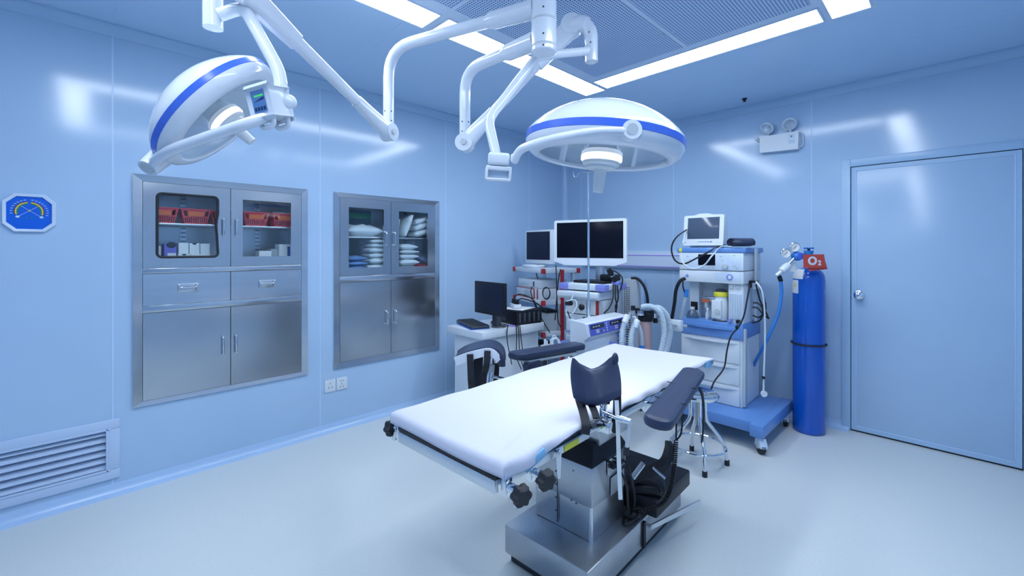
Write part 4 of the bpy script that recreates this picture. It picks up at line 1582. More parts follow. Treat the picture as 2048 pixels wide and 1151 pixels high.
cb = thing('cable', 'tangled black cables lying on the steel base of the table', 'cable', onz(1290, 1010, .19))
for pts in ([at(1210, 918, 1.93), at(1232, 932, 1.91), at(1252, 965, 1.92), tw(.235, .020, .260), tw(.226, .070, .205)],
            [at(1225, 915, 1.95), at(1250, 922, 1.95), at(1260, 945, 1.95), tw(.250, .055, .290), tw(.222, .078, .205)],
            [tw(.215, .085, .205), tw(.245, .118, .222), tw(.254, .050, .200), tw(.225, .000, .187), tw(.197, .050, .190)],
            [at(1268, 965, 2.05), at(1290, 955, 2.04), at(1312, 965, 2.06), at(1322, 985, 2.02)]):
    B().spline(pts, .0055).obj('cable_run', 'black', cb)
b = B()
b.ell(tw(.222, .082, .196), (.042, .026, .019), rz(R(40)))
b.obj('connector_boot', 'rubber', cb)
B().cyl(tw(.19, -.06, .465), tw(.215, -.035, .462), .009, n=12).obj('plug', 'black', cb)

# ================================================================== STEEL STOOL
sx, sy = 2.275, -1.405
so = thing('steel_stool', 'round chrome stool with foot ring by the anaesthesia machine', 'stool', (sx, sy, 0))
B().lathe([(.0, .475), (.05, .477), (.10, .482), (.122, .484), (.132, .478), (.134, .468), (.130, .455), (.122, .448), (.0, .446)], (sx, sy, 0), (0, 0, 1), 48).obj('seat', 'chrome', so)
B().lathe([(.055, .4785), (.060, .4830), (.066, .4800)], (sx, sy, 0), (0, 0, 1), 40, cap=False).obj('seat_ridge', 'chrome', so)
B().cyl((sx, sy, .26), (sx, sy, .45), .017, n=18).obj('screw_column', 'steel_plain', so)
for i in range(4):
    a = R(-55 + 90 * i)
    cx, cy = math.cos(a), math.sin(a)
    b = B()
    b.tube([(sx + .045 * cx, sy + .045 * cy, .445), (sx + .048 * cx, sy + .048 * cy, .30), (sx + .165 * cx, sy + .165 * cy, .15), (sx + .185 * cx, sy + .185 * cy, .02)], .0125, 14, .04)
    lg = b.obj('leg', 'chrome', so)
    B().cyl((sx + .185 * cx, sy + .185 * cy, 0), (sx + .185 * cx, sy + .185 * cy, .035), .016, n=14).obj('rubber_foot', 'rubber', lg)
b = B()
b.tube([(sx + .172 * math.cos(2 * PI * i / 40), sy + .172 * math.sin(2 * PI * i / 40), .125) for i in range(41)], .008, 10, cap=False)
b.obj('foot_ring', 'chrome', so)

# ================================================================== ANAESTHESIA MACHINE
YF_ = -.715
am = thing('anaesthesia_machine', 'white and blue anaesthesia machine with drawers on a blue wheeled base', 'anaesthesia machine', (2.10, -.55, 0))
mx0, mx1 = 1.842, 2.335
# base
B().box(1.74, 2.474, -.950, -.215, .128, .205, .006).obj('base_platform', 'blue_paint', am)
B().box(2.470, 2.560, -.995, -.190, .118, .206, .008).obj('base_end_bar', 'blue_paint', am)
B().box(1.66, 1.745, -.995, -.190, .118, .206, .008).obj('base_end_bar', 'blue_paint', am)
for (cx, cy, a) in ((2.520, -.935, 40), (2.520, -.250, 10), (1.70, -.935, 0), (1.70, -.25, 0)):
    cs = B()
    cs.cyl((cx, cy, .075), (cx, cy, .12), .022, n=14)
    dirv = Vector((math.sin(R(a)), -math.cos(R(a)), 0))
    sd_ = Vector((math.cos(R(a)), math.sin(R(a)), 0))
    wc = Vector((cx, cy, .052)) + dirv * .018
    cs.prism([(-.045, -.005), (-.030, .045), (.020, .060), (.045, .030), (.050, .0)], wc - sd_ * .024, dirv, (0, 0, 1), .048 * (1 if dirv.cross(Vector((0, 0, 1))).dot(sd_) > 0 else -1))
    co = cs.obj('caster_fork', 'frame_white', am)
    B().cyl(wc - sd_ * .015 - UP * .002, wc + sd_ * .015 - UP * .002, .050, n=28).obj('caster_wheel', 'rubber', co)
    B().cyl(wc - sd_ * .0265, wc + sd_ * .0265, .018, n=16).obj('wheel_hub', 'plastic_grey', co)
# drawer cabinet
B().box(mx0, mx1, YF_ + .012, -.30, .205, .790, .006).obj('drawer_cabinet', 'plastic', am)
B().box(mx1, mx1 + .020, YF_ + .012, YF_ + .05, .215, .825, .004).obj('side_rail', 'plastic_grey', am)
B().box(mx1 - .002, mx1 + .004, YF_ + .10, -.32, .22, .78).obj('side_panel', 'plastic', am)
B().box(mx0 - .010, mx1 + .006, YF_ - .002, -.28, .735, .862, .008).obj('blue_worktop', 'blue_paint', am)
zs = [(.205, .365), (.372, .535), (.542, .728)]


def lip(b, x0, x1, z, y, w_=.030, dp=.042):
    n = 14
    pts = [(x0 + (x1 - x0) * i / n, -dp * math.sin(PI * i / n)) for i in range(n + 1)]
    b.prism(pts, (0, y, z - .024), (1, 0, 0), (0, 1, 0), .020)


for (z0, z1) in zs:
    dw = B().box(mx0 + .012, mx1 - .020, YF_ - .002, YF_ + .02, z0 + .004, z1 - .004, .004).obj('drawer', 'plastic', am)
    b = B()
    lip(b, mx0 + .014, mx1 - .022, z1, YF_)
    b.obj('drawer_lip', 'plastic_gloss', dw)
dw = B().box(mx0 + .008, mx1 - .014, YF_ - .006, YF_ + .01, .742, .835, .004).obj('drawer', 'blue_paint', am)
b = B()
lip(b, mx0 + .012, mx1 - .02, .832, YF_ - .004, dp=.030)
b.obj('drawer_lip', 'blue_paint', dw)
# upper body
B().box(mx0 + .03, mx1 - .01, -.52, -.30, .862, 1.20, .004).obj('rear_panel', 'plastic', am)
B().box(mx0 + .030, mx0 + .110, YF_ + .115, -.50, .862, 1.175, .004).obj('side_column', 'plastic', am)
B().box(mx0 + .040, mx0 + .100, YF_ + .112, YF_ + .118, .925, .995).obj('black_panel', 'black', am)  # flat black panel on the column front
fc = B().box(2.225, mx1 + .002, YF_ + .02, -.50, .862, 1.175, .004).obj('flowmeter_column', 'plastic', am)
B().box(2.232, 2.325, YF_ + .012, YF_ + .020, .895, 1.100, .002).obj('flow_window', 'frame_white', fc)
for i in range(5):
    x = 2.243 + .018 * i
    B().cyl((x, YF_ + .010, .91), (x, YF_ + .010, 1.095), .0045, n=10).obj('flow_tube', 'hose_clear', fc)
for (x, m) in ((2.243, 'blue_cap'), (2.303, 'black')):
    B().cyl((x, YF_ + .02, .882), (x, YF_ - .012, .882), .013, n=16).obj('flow_knob', m, fc)
for x in (2.252, 2.302):
    B().cyl((x, YF_ + .02, 1.150), (x, YF_ + .008, 1.150), .011, n=16).obj('pressure_gauge', 'plastic_grey', fc)
# header bar
hb = B().box(mx0 - .010, mx1 + .012, YF_ - .005, -.30, 1.175, 1.275, .008).obj('header_bar', 'plastic', am)
B().cyl((mx0 + .06, YF_ - .004, 1.225), (mx0 + .06, YF_ - .009, 1.225), .013, n=18).obj('brand_dot', 'blue_cap', hb)
B().box(2.13, 2.325, YF_ - .007, YF_, 1.195, 1.262, .002).obj('gauge_plate', 'frame_white', hb)
B().lathe([(.024, 0), (.024, .006), (.019, .008), (.018, .004), (.0, .004)], (2.245, YF_ - .007, 1.228), (0, -1, 0), 24).obj('airway_gauge', 'blue_cap', hb)
B().cyl((2.245, YF_ - .011, 1.228), (2.245, YF_ - .013, 1.228), .015, n=20).obj('gauge_face', 'plastic_gloss', hb)
# screen module
sm = B().box(mx0 - .008, mx1 + .012, YF_ - .010, -.30, 1.278, 1.420, .008).obj('screen_module', 'plastic', am)
B().box(mx0 + .05, 2.325, YF_ - .012, YF_ - .006, 1.285, 1.412, .002).obj('screen_bezel', 'frame_white', sm)
B().box(1.998, 2.135, YF_ - .0145, YF_ - .010, 1.318, 1.408, .001).obj('screen', 'screen_dark', sm)
for i in range(5):
    B().box(2.0 + .027 * i, 2.022 + .027 * i, YF_ - .0145, YF_ - .011, 1.296, 1.308).obj('soft_key', 'plastic_grey', sm)
B().lathe([(.022, 0), (.022, .016), (.018, .020), (.0, .020)], (2.215, YF_ - .012, 1.312), (0, -1, 0), 24).obj('control_dial', 'plastic_grey', sm)
for (x, z) in ((1.91, 1.39), (1.93, 1.36), (1.91, 1.33), (2.18, 1.39), (2.19, 1.36), (2.28, 1.40), (2.28, 1.315), (2.30, 1.30)):
    B().cbox((x, YF_ - .0125, z), (.020, .002, .009)).obj('membrane_key', 'plastic_grey', sm)
# top tray and right-hand pole
B().box(mx0 - .030, mx1 + .028, YF_ - .012, -.28, 1.420, 1.462, .010).obj('top_tray', 'blue_paint', am)
B().box(mx1 + .028, mx1 + .043, -.52, -.47, .86, 1.455, .004).obj('side_pole', 'plastic_grey', am)
# vaporizer
vz = Vector((2.150, -.640, .862))
vp = B().lathe([(.050, 0), (.055, .01), (.055, .16), (.048, .175), (.048, .20)], vz, (0, 0, 1), 32).obj('vaporizer', 'plastic', am)
B().lathe([(.050, .20), (.056, .205), (.056, .232), (.050, .238), (.0, .238)], vz, (0, 0, 1), 32).obj('yellow_collar', 'label_yellow', vp)
B().lathe([(.046, .238), (.044, .25), (.025, .262), (.0, .264)], vz, (0, 0, 1), 28).obj('filler_cap', 'plastic_dark', vp)
B().box(2.098, 2.175, -.712, -.66, .885, 1.035, .006).obj('front_block', 'plastic', vp)
B().cyl((2.145, -.712, .945), (2.145, -.722, .945), .020, n=20).obj('lock_dial', 'plastic_grey', vp)
B().box(2.10, 2.20, -.70, -.58, .862, .872, .004).obj('mount_foot', 'plastic_dark', vp)
# small manifold beside the vaporizer
mf = B().box(1.985, 2.09, -.62, -.54, 1.010, 1.045, .004).obj('gas_manifold', 'steel_plain', am)
B().box(1.985, 2.05, -.623, -.619, 1.002, 1.026).obj('orange_label', 'label_orange', mf)
B().cyl((2.015, -.60, .955), (2.015, -.60, 1.0), .014, n=14).obj('outlet', 'plastic', mf)
B().cyl((2.06, -.62, 1.09), (2.12, -.66, 1.085), .007, n=10).obj('chrome_tap', 'chrome', mf)
# clear mask and bottle on the worktop belong to the clutter
mk_ = thing('face_mask', 'clear anaesthesia face mask lying on the blue worktop', 'face mask', (1.925, -.66, .862))
B().lathe([(.050, .0), (.053, .012), (.047, .03), (.036, .055), (.02, .068), (.017, .085)], (1.922, -.661, .862), (0, 0, 1), 24, cap=False).obj('mask_shell', 'clear_plastic', mk_)
B().lathe([(.018, .06), (.019, .095), (.0, .095)], (1.922, -.661, .862), (0, 0, 1), 20).obj('mask_port', 'plastic_gloss', mk_)
bt = thing('small_bottle', 'small clear dropper bottle before the vaporizer', 'bottle', (2.045, -.655, .862))
B().lathe([(.0, 0), (.014, 0), (.015, .004), (.015, .05), (.006, .065), (.006, .075)], (2.045, -.655, .863), (0, 0, 1), 18).obj('bottle_body', 'hose_clear', bt)
B().lathe([(.008, .073), (.008, .092), (.004, .098), (.0, .098)], (2.045, -.655, .863), (0, 0, 1), 16).obj('bottle_cap', 'plastic_gloss', bt)

# patient monitor
pm = thing('patient_monitor', 'white patient monitor with grey screen on top of the anaesthesia machine', 'monitor', (2.0, -.6, 1.462))
pcx, pcz = 2.020, 1.606
tilt = Matrix.Rotation(R(-6), 3, 'X')
b = B()
ol = [(-.158, -.128), (.158, -.128), (.165, -.120), (.165, .120), (.156, .128), (.075, .130), (.035, .142), (-.035, .142), (-.075, .130), (-.156, .128), (-.165, .120), (-.165, -.120)]
ov = tilt @ Vector((0, 0, 1))
pc = Vector((pcx, -.660, pcz))
nf = tilt @ Vector((0, -1, 0))
b.prism(ol, pc, (1, 0, 0), ov, .022)
b.prism([(p[0] * .93, p[1] * .93) for p in ol], pc - nf * .001, (1, 0, 0), ov, -.10)
b.obj('housing', 'plastic_gloss', pm, smooth=25)
Rp = tilt
B().cbox(pc + nf * .0225 + ov * .018, (.262, .003, .180), Rp, .001).obj('screen', 'screen_grey', pm)
for i, m in enumerate(('label_yellow', 'blue_cap', 'blue_cap', 'blue_cap', 'blue_cap', 'carton_blue')):
    B().cbox(pc + nf * .0228 + ov * -.096 + Vector((-.045 + i * .023, 0, 0)), (.016, .003, .007), Rp).obj('button', m, pm)
B().cbox(pc + nf * .0228 + ov * -.104 + Vector((-.145, 0, 0)), (.010, .003, .006), Rp).obj('power_key', 'ui_green', pm)
B().box(pcx - .12, pcx + .12, -.66, -.55, 1.460, 1.486, .004).obj('foot', 'plastic', pm)

# blood pressure cuff
bp = thing('pressure_cuff', 'rolled black blood pressure cuff lying beside the patient monitor', 'pressure cuff', (2.27, -.65, 1.462))
b = B()
sp = []
for i in range(56):
    a = i / 55 * 2 * PI * 2.6
    r_ = .018 + .0038 * a
    sp.append((r_ * 1.25 * math.cos(a), r_ * .50 * math.sin(a)))
cc = Vector((2.300, -.650, 1.503))
axd = Vector((.78, .62, 0)).normalized()
u2 = Vector((-.62, .78, 0)).normalized()
rings = []
for q in (-.075, -.025, .025, .075):
    outr = [b.bm.verts.new(cc + axd * q + u2 * p[0] + UP * p[1]) for p in sp]
    rings.append(outr)
for a_, b_ in zip(rings, rings[1:]):
    for i in range(len(a_) - 1):
        b.bm.faces.new((a_[i], a_[i + 1], b_[i + 1], b_[i]))
co = b.obj('cuff_roll', 'vinyl', bp, smooth=60)
co.modifiers.new('thickness', 'SOLIDIFY').thickness = .005
b = B()
b.cyl(cc - axd * .05, cc + axd * .06, .022, n=16)
b.obj('cuff_core', 'black', bp)

# monitor leads
ld = thing('monitor_lead', 'looped black lead hanging from the patient monitor side', 'cable', (1.88, -.72, 1.40))
B().spline([Vector((1.864, -.63, 1.625)), at(1352, 475, 3.28), at(1343, 497, 3.26), at(1350, 520, 3.25), at(1368, 527, 3.22), at(1395, 515, 3.18), at(1420, 502, 3.16), Vector((2.15, -.727, 1.469)), Vector((2.25, -.68, 1.469))], .0062).obj('lead', 'black', ld)
ld = thing('monitor_lead', 'looped pale grey lead draped across the machine screen', 'cable', (1.95, -.74, 1.40))
B().spline([Vector((1.864, -.64, 1.60)), at(1368, 478, 3.24), at(1362, 500, 3.22), at(1366, 525, 3.18), at(1385, 537, 3.14), at(1408, 530, 3.12), at(1425, 510, 3.11), Vector((2.185, -.735, 1.470)), Vector((2.262, -.715, 1.469))], .0055).obj('lead', 'hose_clear', ld)
B().cbox(at(1361, 500, 3.21), (.02, .01, .025), None, .002).obj('yellow_clip', 'label_yellow', ld)
ld = thing('machine_lead', 'thin black lead running down the drawer fronts to the stool', 'cable', (2.2, -.75, .8))
B().spline([at(1500, 568, 3.07), at(1494, 600, 3.05), at(1488, 630, 3.03), at(1478, 652, 3.02), at(1462, 672, 3.01), at(1454, 700, 3.0), at(1448, 735, 2.98), at(1430, 760, 2.94), at(1422, 778, 2.93)], .0055).obj('lead', 'black', ld)
B().ell(at(1474, 654, 3.015), (.012, .012, .016)).obj('plug', 'black', ld)
ld = thing('lead_bundle', 'bundle of black leads on a hook at the machine side', 'cable', (2.40, -.55, 1.1))
B().box(2.345, 2.40, -.60, -.53, 1.145, 1.20, .004).obj('hook_block', 'black', ld)
B().box(2.375, 2.43, -.62, -.58, 1.135, 1.185, .004).obj('hook_clip', 'steel_plain', ld)
for pts in ([at(1512, 568, 3.12), at(1520, 600, 3.12), at(1530, 620, 3.14), at(1537, 636, 3.16)],
            [at(1516, 566, 3.12), at(1526, 590, 3.13), at(1531, 612, 3.16), at(1528, 628, 3.2)],
            [at(1506, 605, 3.25), at(1518, 607, 3.22), at(1526, 622, 3.18), at(1520, 640, 3.2), at(1504, 645, 3.25)],
            [at(1505, 614, 3.25), at(1516, 616, 3.22), at(1527, 629, 3.18), at(1538, 637, 3.16)],
            [at(1505, 630, 3.25), at(1518, 634, 3.22), at(1530, 622, 3.18), at(1531, 605, 3.2)]):
    B().spline(pts, .006).obj('lead', 'black', ld)
ld = thing('sensor_cord', 'white sensor cord hanging at the machine side with round disc end', 'cable', (2.49, -.71, .35))
B().spline([at(1512, 562, 3.10), at(1524, 582, 3.07), at(1529, 620, 3.08), at(1530, 680, 3.10), at(1528, 740, 3.12), at(1527, 786, 3.13)], .006).obj('cord', 'plastic', ld)
B().cyl(at(1527, 752, 3.12), at(1527, 757, 3.12), .010, n=12).obj('black_clip', 'black', ld)
B().cyl(at(1528, 787, 3.13) - FW * .006, at(1528, 787, 3.13) + FW * .006, .022, n=20).obj('disc', 'plastic_gloss', ld)

# breathing system on the left of the machine
br = thing('breathing_system', 'breathing circuit with white corrugated hoses and pink absorber canister', 'breathing circuit', (1.80, -1.05, .80))
D = 3.38
B().tube([at(1372, 652, 3.5), at(1340, 648, D), at(1300, 640, D)], .012, 12).obj('support_arm', 'plastic_grey', br)
B().cbox(at(1352, 650, 3.45), (.10, .05, .085), rz(R(0)), .006).obj('connector_box', 'plastic', br)
can = B().cyl(at(1290, 638, D), at(1290, 712, D), .050, n=28).obj('absorber_canister', 'soda_lime', br)
B().cyl(at(1290, 632, D), at(1290, 641, D), .054, n=28).obj('canister_lid', 'black', can)
b = B()
b.cyl(at(1265, 628, D), at(1310, 628, D), .016, n=16)
b.cyl(at(1265, 632, D), at(1265, 624, D), .030, n=20)
b.cyl(at(1282, 630, D - .03), at(1282, 620, D - .03), .030, n=20)
b.cyl(at(1310, 634, D), at(1310, 618, D), .032, n=20)
vb = b.obj('valve_block', 'steel_plain', br)
for (x, y_) in ((1266, 615), (1275, 620), (1298, 625), (1311, 640), (1322, 630)):
    B().cyl(at(x, y_ + 5, D - .02), at(x, y_ - 4, D - .02), .017, n=16).obj('valve_knob', 'black', vb)
B().tube([at(1268, 618, D - .02), at(1300, 624, D - .03)], .006, 8).obj('valve_bar', 'black', vb)
B().cbox(at(1297, 632, D - .04), (.055, .05, .06), None, .006).obj('black_block', 'black', vb)
for (x, y_) in ((1283, 626), (1305, 626)):
    B().lathe([(.026, 0), (.026, .018), (.018, .026), (.0, .027)], at(x, y_, D - .05), (0, 0, 1), 20).obj('clear_valve_dome', 'clear_plastic', vb)


def corrugated(parent, pts, r, m='hose_clear'):
    P = catmull(pts, 22)
    out, rr = [], []
    for i, p in enumerate(P):
        out.append(p)
        rr.append(r * (1 + (.10 if i % 2 else -.07)))
    b = B()
    b.tube(out, rr, 14)
    return b.obj('corrugated_hose', m, parent, smooth=20)


corrugated(br, [at(1283, 614, D - .05), at(1300, 612, D - .08), at(1318, 622, D - .1), at(1327, 645, D - .1), at(1328, 672, D - .1), at(1320, 712, D - .1)], .0195)
corrugated(br, [at(1300, 617, D), at(1318, 615, D - .02), at(1333, 630, D - .03), at(1340, 658, D - .03), at(1337, 685, D - .03), at(1328, 716, D - .03)], .0195)
corrugated(br, [at(1256, 632, D - .1), at(1249, 646, D - .12), at(1244, 668, D - .14), at(1244, 705, D - .14)], .0195)
corrugated(br, [at(1276, 640, D - .1), at(1267, 654, D - .12), at(1262, 676, D - .14), at(1262, 708, D - .14)], .0195)
for (x, y_) in ((1252, 638), (1272, 648)):
    B().cyl(at(x + 3, y_ - 8, D - .1), at(x - 3, y_ + 7, D - .12), .023, n=16).obj('hose_cuff', 'plastic_gloss', br)
B().cyl(at(1283, 690, D - .06), at(1284, 700, D - .06), .022, n=16).obj('blue_cuff', 'hose_blue', br)
B().tube([at(1268, 632, D - .08), at(1282, 660, D - .08), at(1284, 695, D - .06)], .014, 10, .05).obj('drain_tube', 'hose_clear', br)
sup = thing('gas_hose', 'thick black gas hose curving down from the machine header', 'hose', (1.85, -.6, 1.2))
B().spline([at(1371, 556, 3.5), at(1360, 562, 3.52), at(1352, 580, 3.55), at(1349, 605, 3.58), at(1343, 640, 3.6), at(1335, 680, 3.65)], .014).obj('hose', 'black', sup)
sup = thing('scavenging_hose', 'short black lead with blue connector and pale tube at the machine corner', 'hose', (1.86, -.65, 1.1))
B().spline([at(1366, 556, 3.47), at(1366, 572, 3.45), at(1369, 583, 3.45), at(1373, 590, 3.45)], .006).obj('lead', 'black', sup)
B().cyl(at(1373, 578, 3.45), at(1372, 593, 3.45), .016, n=14).obj('blue_connector', 'hose_blue', sup)
B().spline([at(1372, 593, 3.45), at(1367, 612, 3.49), at(1362, 636, 3.58)], .013).obj('pale_tube', 'hose_clear', sup)
sup = thing('wall_hose', 'black hose arching out from the grey ventilated cabinet', 'hose', (1.6, -.5, .9))
B().spline([at(1262, 556, 4.0), at(1275, 557, 3.98), at(1287, 570, 3.95), at(1294, 590, 3.93), at(1296, 615, 3.92)], .013).obj('hose', 'black', sup)

# ================================================================== OXYGEN CYLINDER
ox, oy, orad = 2.680, -.250, .110
oc = thing('oxygen_cylinder', 'tall blue oxygen cylinder standing beside the plain door', 'gas cylinder', (ox, oy, 0))
B().lathe([(.0, 0), (.096, 0), (.106, .010), (.110, .025), (.110, 1.200), (.106, 1.238), (.094, 1.268), (.074, 1.290), (.045, 1.302), (.030, 1.306), (.0, 1.306)], (ox, oy, 0), (0, 0, 1), 56).obj('cylinder_body', 'o2_blue', oc)
B().lathe([(.030, 1.300), (.030, 1.335), (.022, 1.340), (.020, 1.395), (.0, 1.395)], (ox, oy, 0), (0, 0, 1), 24).obj('neck_ring', 'o2_blue', oc)
vv_ = B().cyl((ox, oy, 1.385), (ox, oy, 1.440), .026, .034, 20).obj('valve', 'hose_blue', oc)
B().cyl((ox, oy, 1.44), (ox, oy, 1.452), .010, n=12).obj('valve_stem', 'black', vv_)
b = B()
b.lathe([(.0, 1.452), (.014, 1.452), (.014, 1.462), (.0, 1.462)], (ox, oy, 0), (0, 0, 1), 16)
for i in range(6):
    a = 2 * PI * i / 6 + .3
    b.ell((ox + .026 * math.cos(a), oy + .026 * math.sin(a), 1.458), (.012, .012, .007), None, 10, 6)
b.obj('hand_wheel', 'hose_blue', vv_)
# painted white name patch and printed label, both following the curve
def curved_patch(name, m, a0, a1, z0, z1, rr, parent):
    b = B()
    n = 10
    rings = []
    for i in range(n + 1):
        a = R(a0 + (a1 - a0) * i / n)
        rings.append([b.bm.verts.new((ox + r_ * math.cos(a), oy + r_ * math.sin(a), z)) for (r_, z) in rr(z0, z1)])
    b.loft(rings)
    return b.obj(name, m, parent)


va = math.degrees(math.atan2(CAM.y - oy, CAM.x - ox))   # azimuth facing the viewer's side of the room
curved_patch('paper_label', 'paper', va - 88, va - 38, 1.10, 1.205, lambda a, c: [(.1103, a), (.1112, a), (.1112, c), (.1103, c)], oc)
curved_patch('hazard_mark', 'label_yellow', va - 58, va - 50, 1.150, 1.172, lambda a, c: [(.1110, a), (.1116, a), (.1116, c), (.1110, c)], oc)
curved_patch('white_shoulder_patch', 'paper', va - 80, va - 20, 0, 0,
             lambda a, c: [(.1105, 1.215), (.1115, 1.218), (.108, 1.2392), (.0965, 1.2692), (.0765, 1.2915), (.0755, 1.2905), (.095, 1.267), (.107, 1.237)], oc)
b = B()
b.tube([(ox + .117 * math.cos(a), oy + .117 * math.sin(a), .700) for a in [2 * PI * i / 48 for i in range(49)]], .0075, 8, cap=False)
b.obj('restraint_ring', 'o2_strap', oc)
B().box(ox - .04, ox + .04, oy + .112, -.002, .690, .710, .002).obj('restraint_bracket', 'o2_strap', oc)
# tag
ot = thing('oxygen_tag', 'red hanging tag printed with white O2 on the oxygen cylinder', 'tag', (ox, oy - .12, 1.34))
uT = (RT * 1.0 + FW * .04).normalized()
c0 = at(1629, 522, 3.315)
vT = (UP - uT * UP.dot(uT) - RT * .12 + uT * .0).normalized()
vT = (vT - uT * vT.dot(uT)).normalized()
b = B()
b.prism([(-.086, -.052), (.090, -.050), (.074, .053), (-.089, .050)], c0, uT, vT, .0015)
b.obj('tag_plate', 'tag_red', ot)
b = B()
c1 = at(1634, 531, 3.335)
b.prism([(-.07, -.042), (.078, -.026), (.07, .03), (-.07, .03)], c1, uT, (vT + FW * .2).normalized(), .0015)
b.obj('rear_tag_plate', 'tag_red', ot)
nT = uT.cross(vT)
text('printed_text', 'O', .085, basis(c0 + nT * .0025 - uT * .018 + vT * .000, uT, vT), 'plastic_gloss', ot, bold=.0035)
text('printed_text', '2', .050, basis(c0 + nT * .0025 + uT * .038 - vT * .014, uT, vT), 'plastic_gloss', ot, bold=.0018)
B().tube([(ox, oy, 1.395), (ox + .004, oy - .05, 1.38), at(1629, 509, 3.325)], .0015, 6).obj('tag_string', 'plastic', ot)
# regulator
rg_ = thing('oxygen_regulator', 'oxygen regulator with two dial gauges and white flowmeter', 'regulator', at(1592, 512, 3.36))
B().cyl((ox - .02, oy - .01, 1.412), at(1600, 511, 3.37), .013, n=14).obj('inlet_stem', 'steel_plain', rg_)
B().ell(at(1594, 512, 3.36), (.040, .036, .036)).obj('regulator_body', 'hose_blue', rg_)
B().cyl(at(1594, 512, 3.36), at(1602, 512, 3.32), .026, n=18).obj('regulator_cap', 'lamp_blue', rg_)
for (x, y_) in ((1571, 506), (1589, 494)):
    g0 = at(x, y_, 3.35)
    gn = (-FW + RT * -.25).normalized()
    ga = B().lathe([(.0, -.012), (.034, -.010), (.036, 0), (.036, .012), (.032, .014), (.031, .007)], g0, gn, 28, cap=False).obj('gauge_case', 'chrome', rg_)
    B().lathe([(.031, .008), (.0, .0085)], g0, gn, 24, cap=False).obj('gauge_dial', 'paper', ga)
    dvn = (RT * .5 + UP * .6).normalized()
    B().cyl(g0 + gn * .0100 - dvn * .016, g0 + gn * .0100 + dvn * .016, .0018, n=6).obj('gauge_needle', 'black', ga)
    for k_ in range(9):
        a = R(-40 + 260 * k_ / 8)
        B().cbox(g0 + gn * .0092 + RT * (.025 * math.cos(a)) + UP * (.025 * math.sin(a)), (.003, .003, .005)).obj('gauge_mark', 'black', ga)
    B().tube([g0 - gn * .008, at(1592, 511, 3.37)], .008, 8).obj('gauge_stem', 'steel_plain', rg_)
B().tube([at(1588, 516, 3.36), at(1570, 534, 3.36)], .011, 12).obj('outlet_pipe', 'chrome', rg_)
fm = B().tube([at(1578, 528, 3.36), at(1573, 533, 3.36), at(1563, 541, 3.36), at(1561, 543, 3.36)], [.020, .030, .026, .012], 18).obj('flowmeter', 'plastic_gloss', rg_)
B().tube([at(1564, 541, 3.36), at(1552, 551, 3.36)], [.014, .013], 14).obj('flow_control', 'plastic_gloss', rg_)
B().cbox(at(1585, 533, 3.38), (.05, .004, .075), Matrix((uT, nT, vT)).transposed(), .001).obj('paper_tag', 'paper', rg_)
B().tube([at(1558, 551, 3.36), at(1562, 562, 3.36)], .016, 12).obj('hose_nut', 'black', rg_)
oh = thing('oxygen_hose', 'blue oxygen hose sagging from the regulator to the machine', 'hose', at(1540, 650, 3.35))
B().spline([at(1561, 558, 3.36), at(1563, 585, 3.35), at(1558, 620, 3.34), at(1545, 655, 3.34), at(1528, 690, 3.38), onx(1513, 718, 2.375), onx(1508, 730, 2.336)], .0125, 12).obj('hose', 'hose_blue', oh)

# ================================================================== COMPUTER DESK
dk = thing('computer_desk', 'small white computer desk between the pack cabinet and the carts', 'desk', (.52, -1.66, 0))
B().box(.275, .770, -2.040, -1.275, .700, .760, .006).obj('desk_top', 'plastic', dk)
B().box(.275, .772, -1.60, -1.272, .688, .762, .005).obj('top_edge_block', 'plastic_gloss', dk)
B().box(.33, .345, -1.99, -1.30, 0, .70, .003).obj('side_panel', 'plastic', dk)
B().box(.345, .735, -1.33, -1.315, 0, .70, .003).obj('side_panel', 'plastic', dk)
B().box(.345, .735, -1.985, -1.97, .04, .70, .003).obj('front_panel', 'plastic', dk)
B().box(.720, .735, -1.97, -1.33, .04, .70, .003).obj('modesty_panel', 'plastic', dk)
# keyboard
kb = thing('keyboard', 'black keyboard with blue edge on the white desk', 'keyboard', (.50, -1.90, .76))
kr = rz(R(-18))
kc = Vector((.432, -1.868, .775))
U3 = kr @ Vector((1, 0, 0))
V3 = kr @ Vector((0, 1, 0))
B().cbox(kc, (.41, .165, .024), kr, .006).obj('keyboard_body', 'plastic_dark', kb)
for r_ in range(5):
    for c_ in range(14):
        B().cbox(kc + U3 * (-.183 + .0282 * c_) + V3 * (.062 - .030 * r_) + UP * .0135, (.024, .025, .007), kr, .002, 1).obj('key', 'black', kb)
pd = B().cbox(kc - UP * .0125 + U3 * .03 - V3 * .012, (.38, .18, .003), kr, .001).obj('blue_mat', 'carton_blue')
tag(pd, 'thin blue folder under the keyboard', 'folder')
ms = thing('computer_mouse', 'black computer mouse beside the keyboard', 'mouse', (.510, -1.672, .76))
B().ell((.510, -1.672, .778), (.032, .054, .018), rz(R(30))).obj('mouse_body', 'plastic_dark', ms)
B().cbox((.510, -1.672, .795), (.003, .04, .004), rz(R(30))).obj('mouse_seam', 'black', ms)
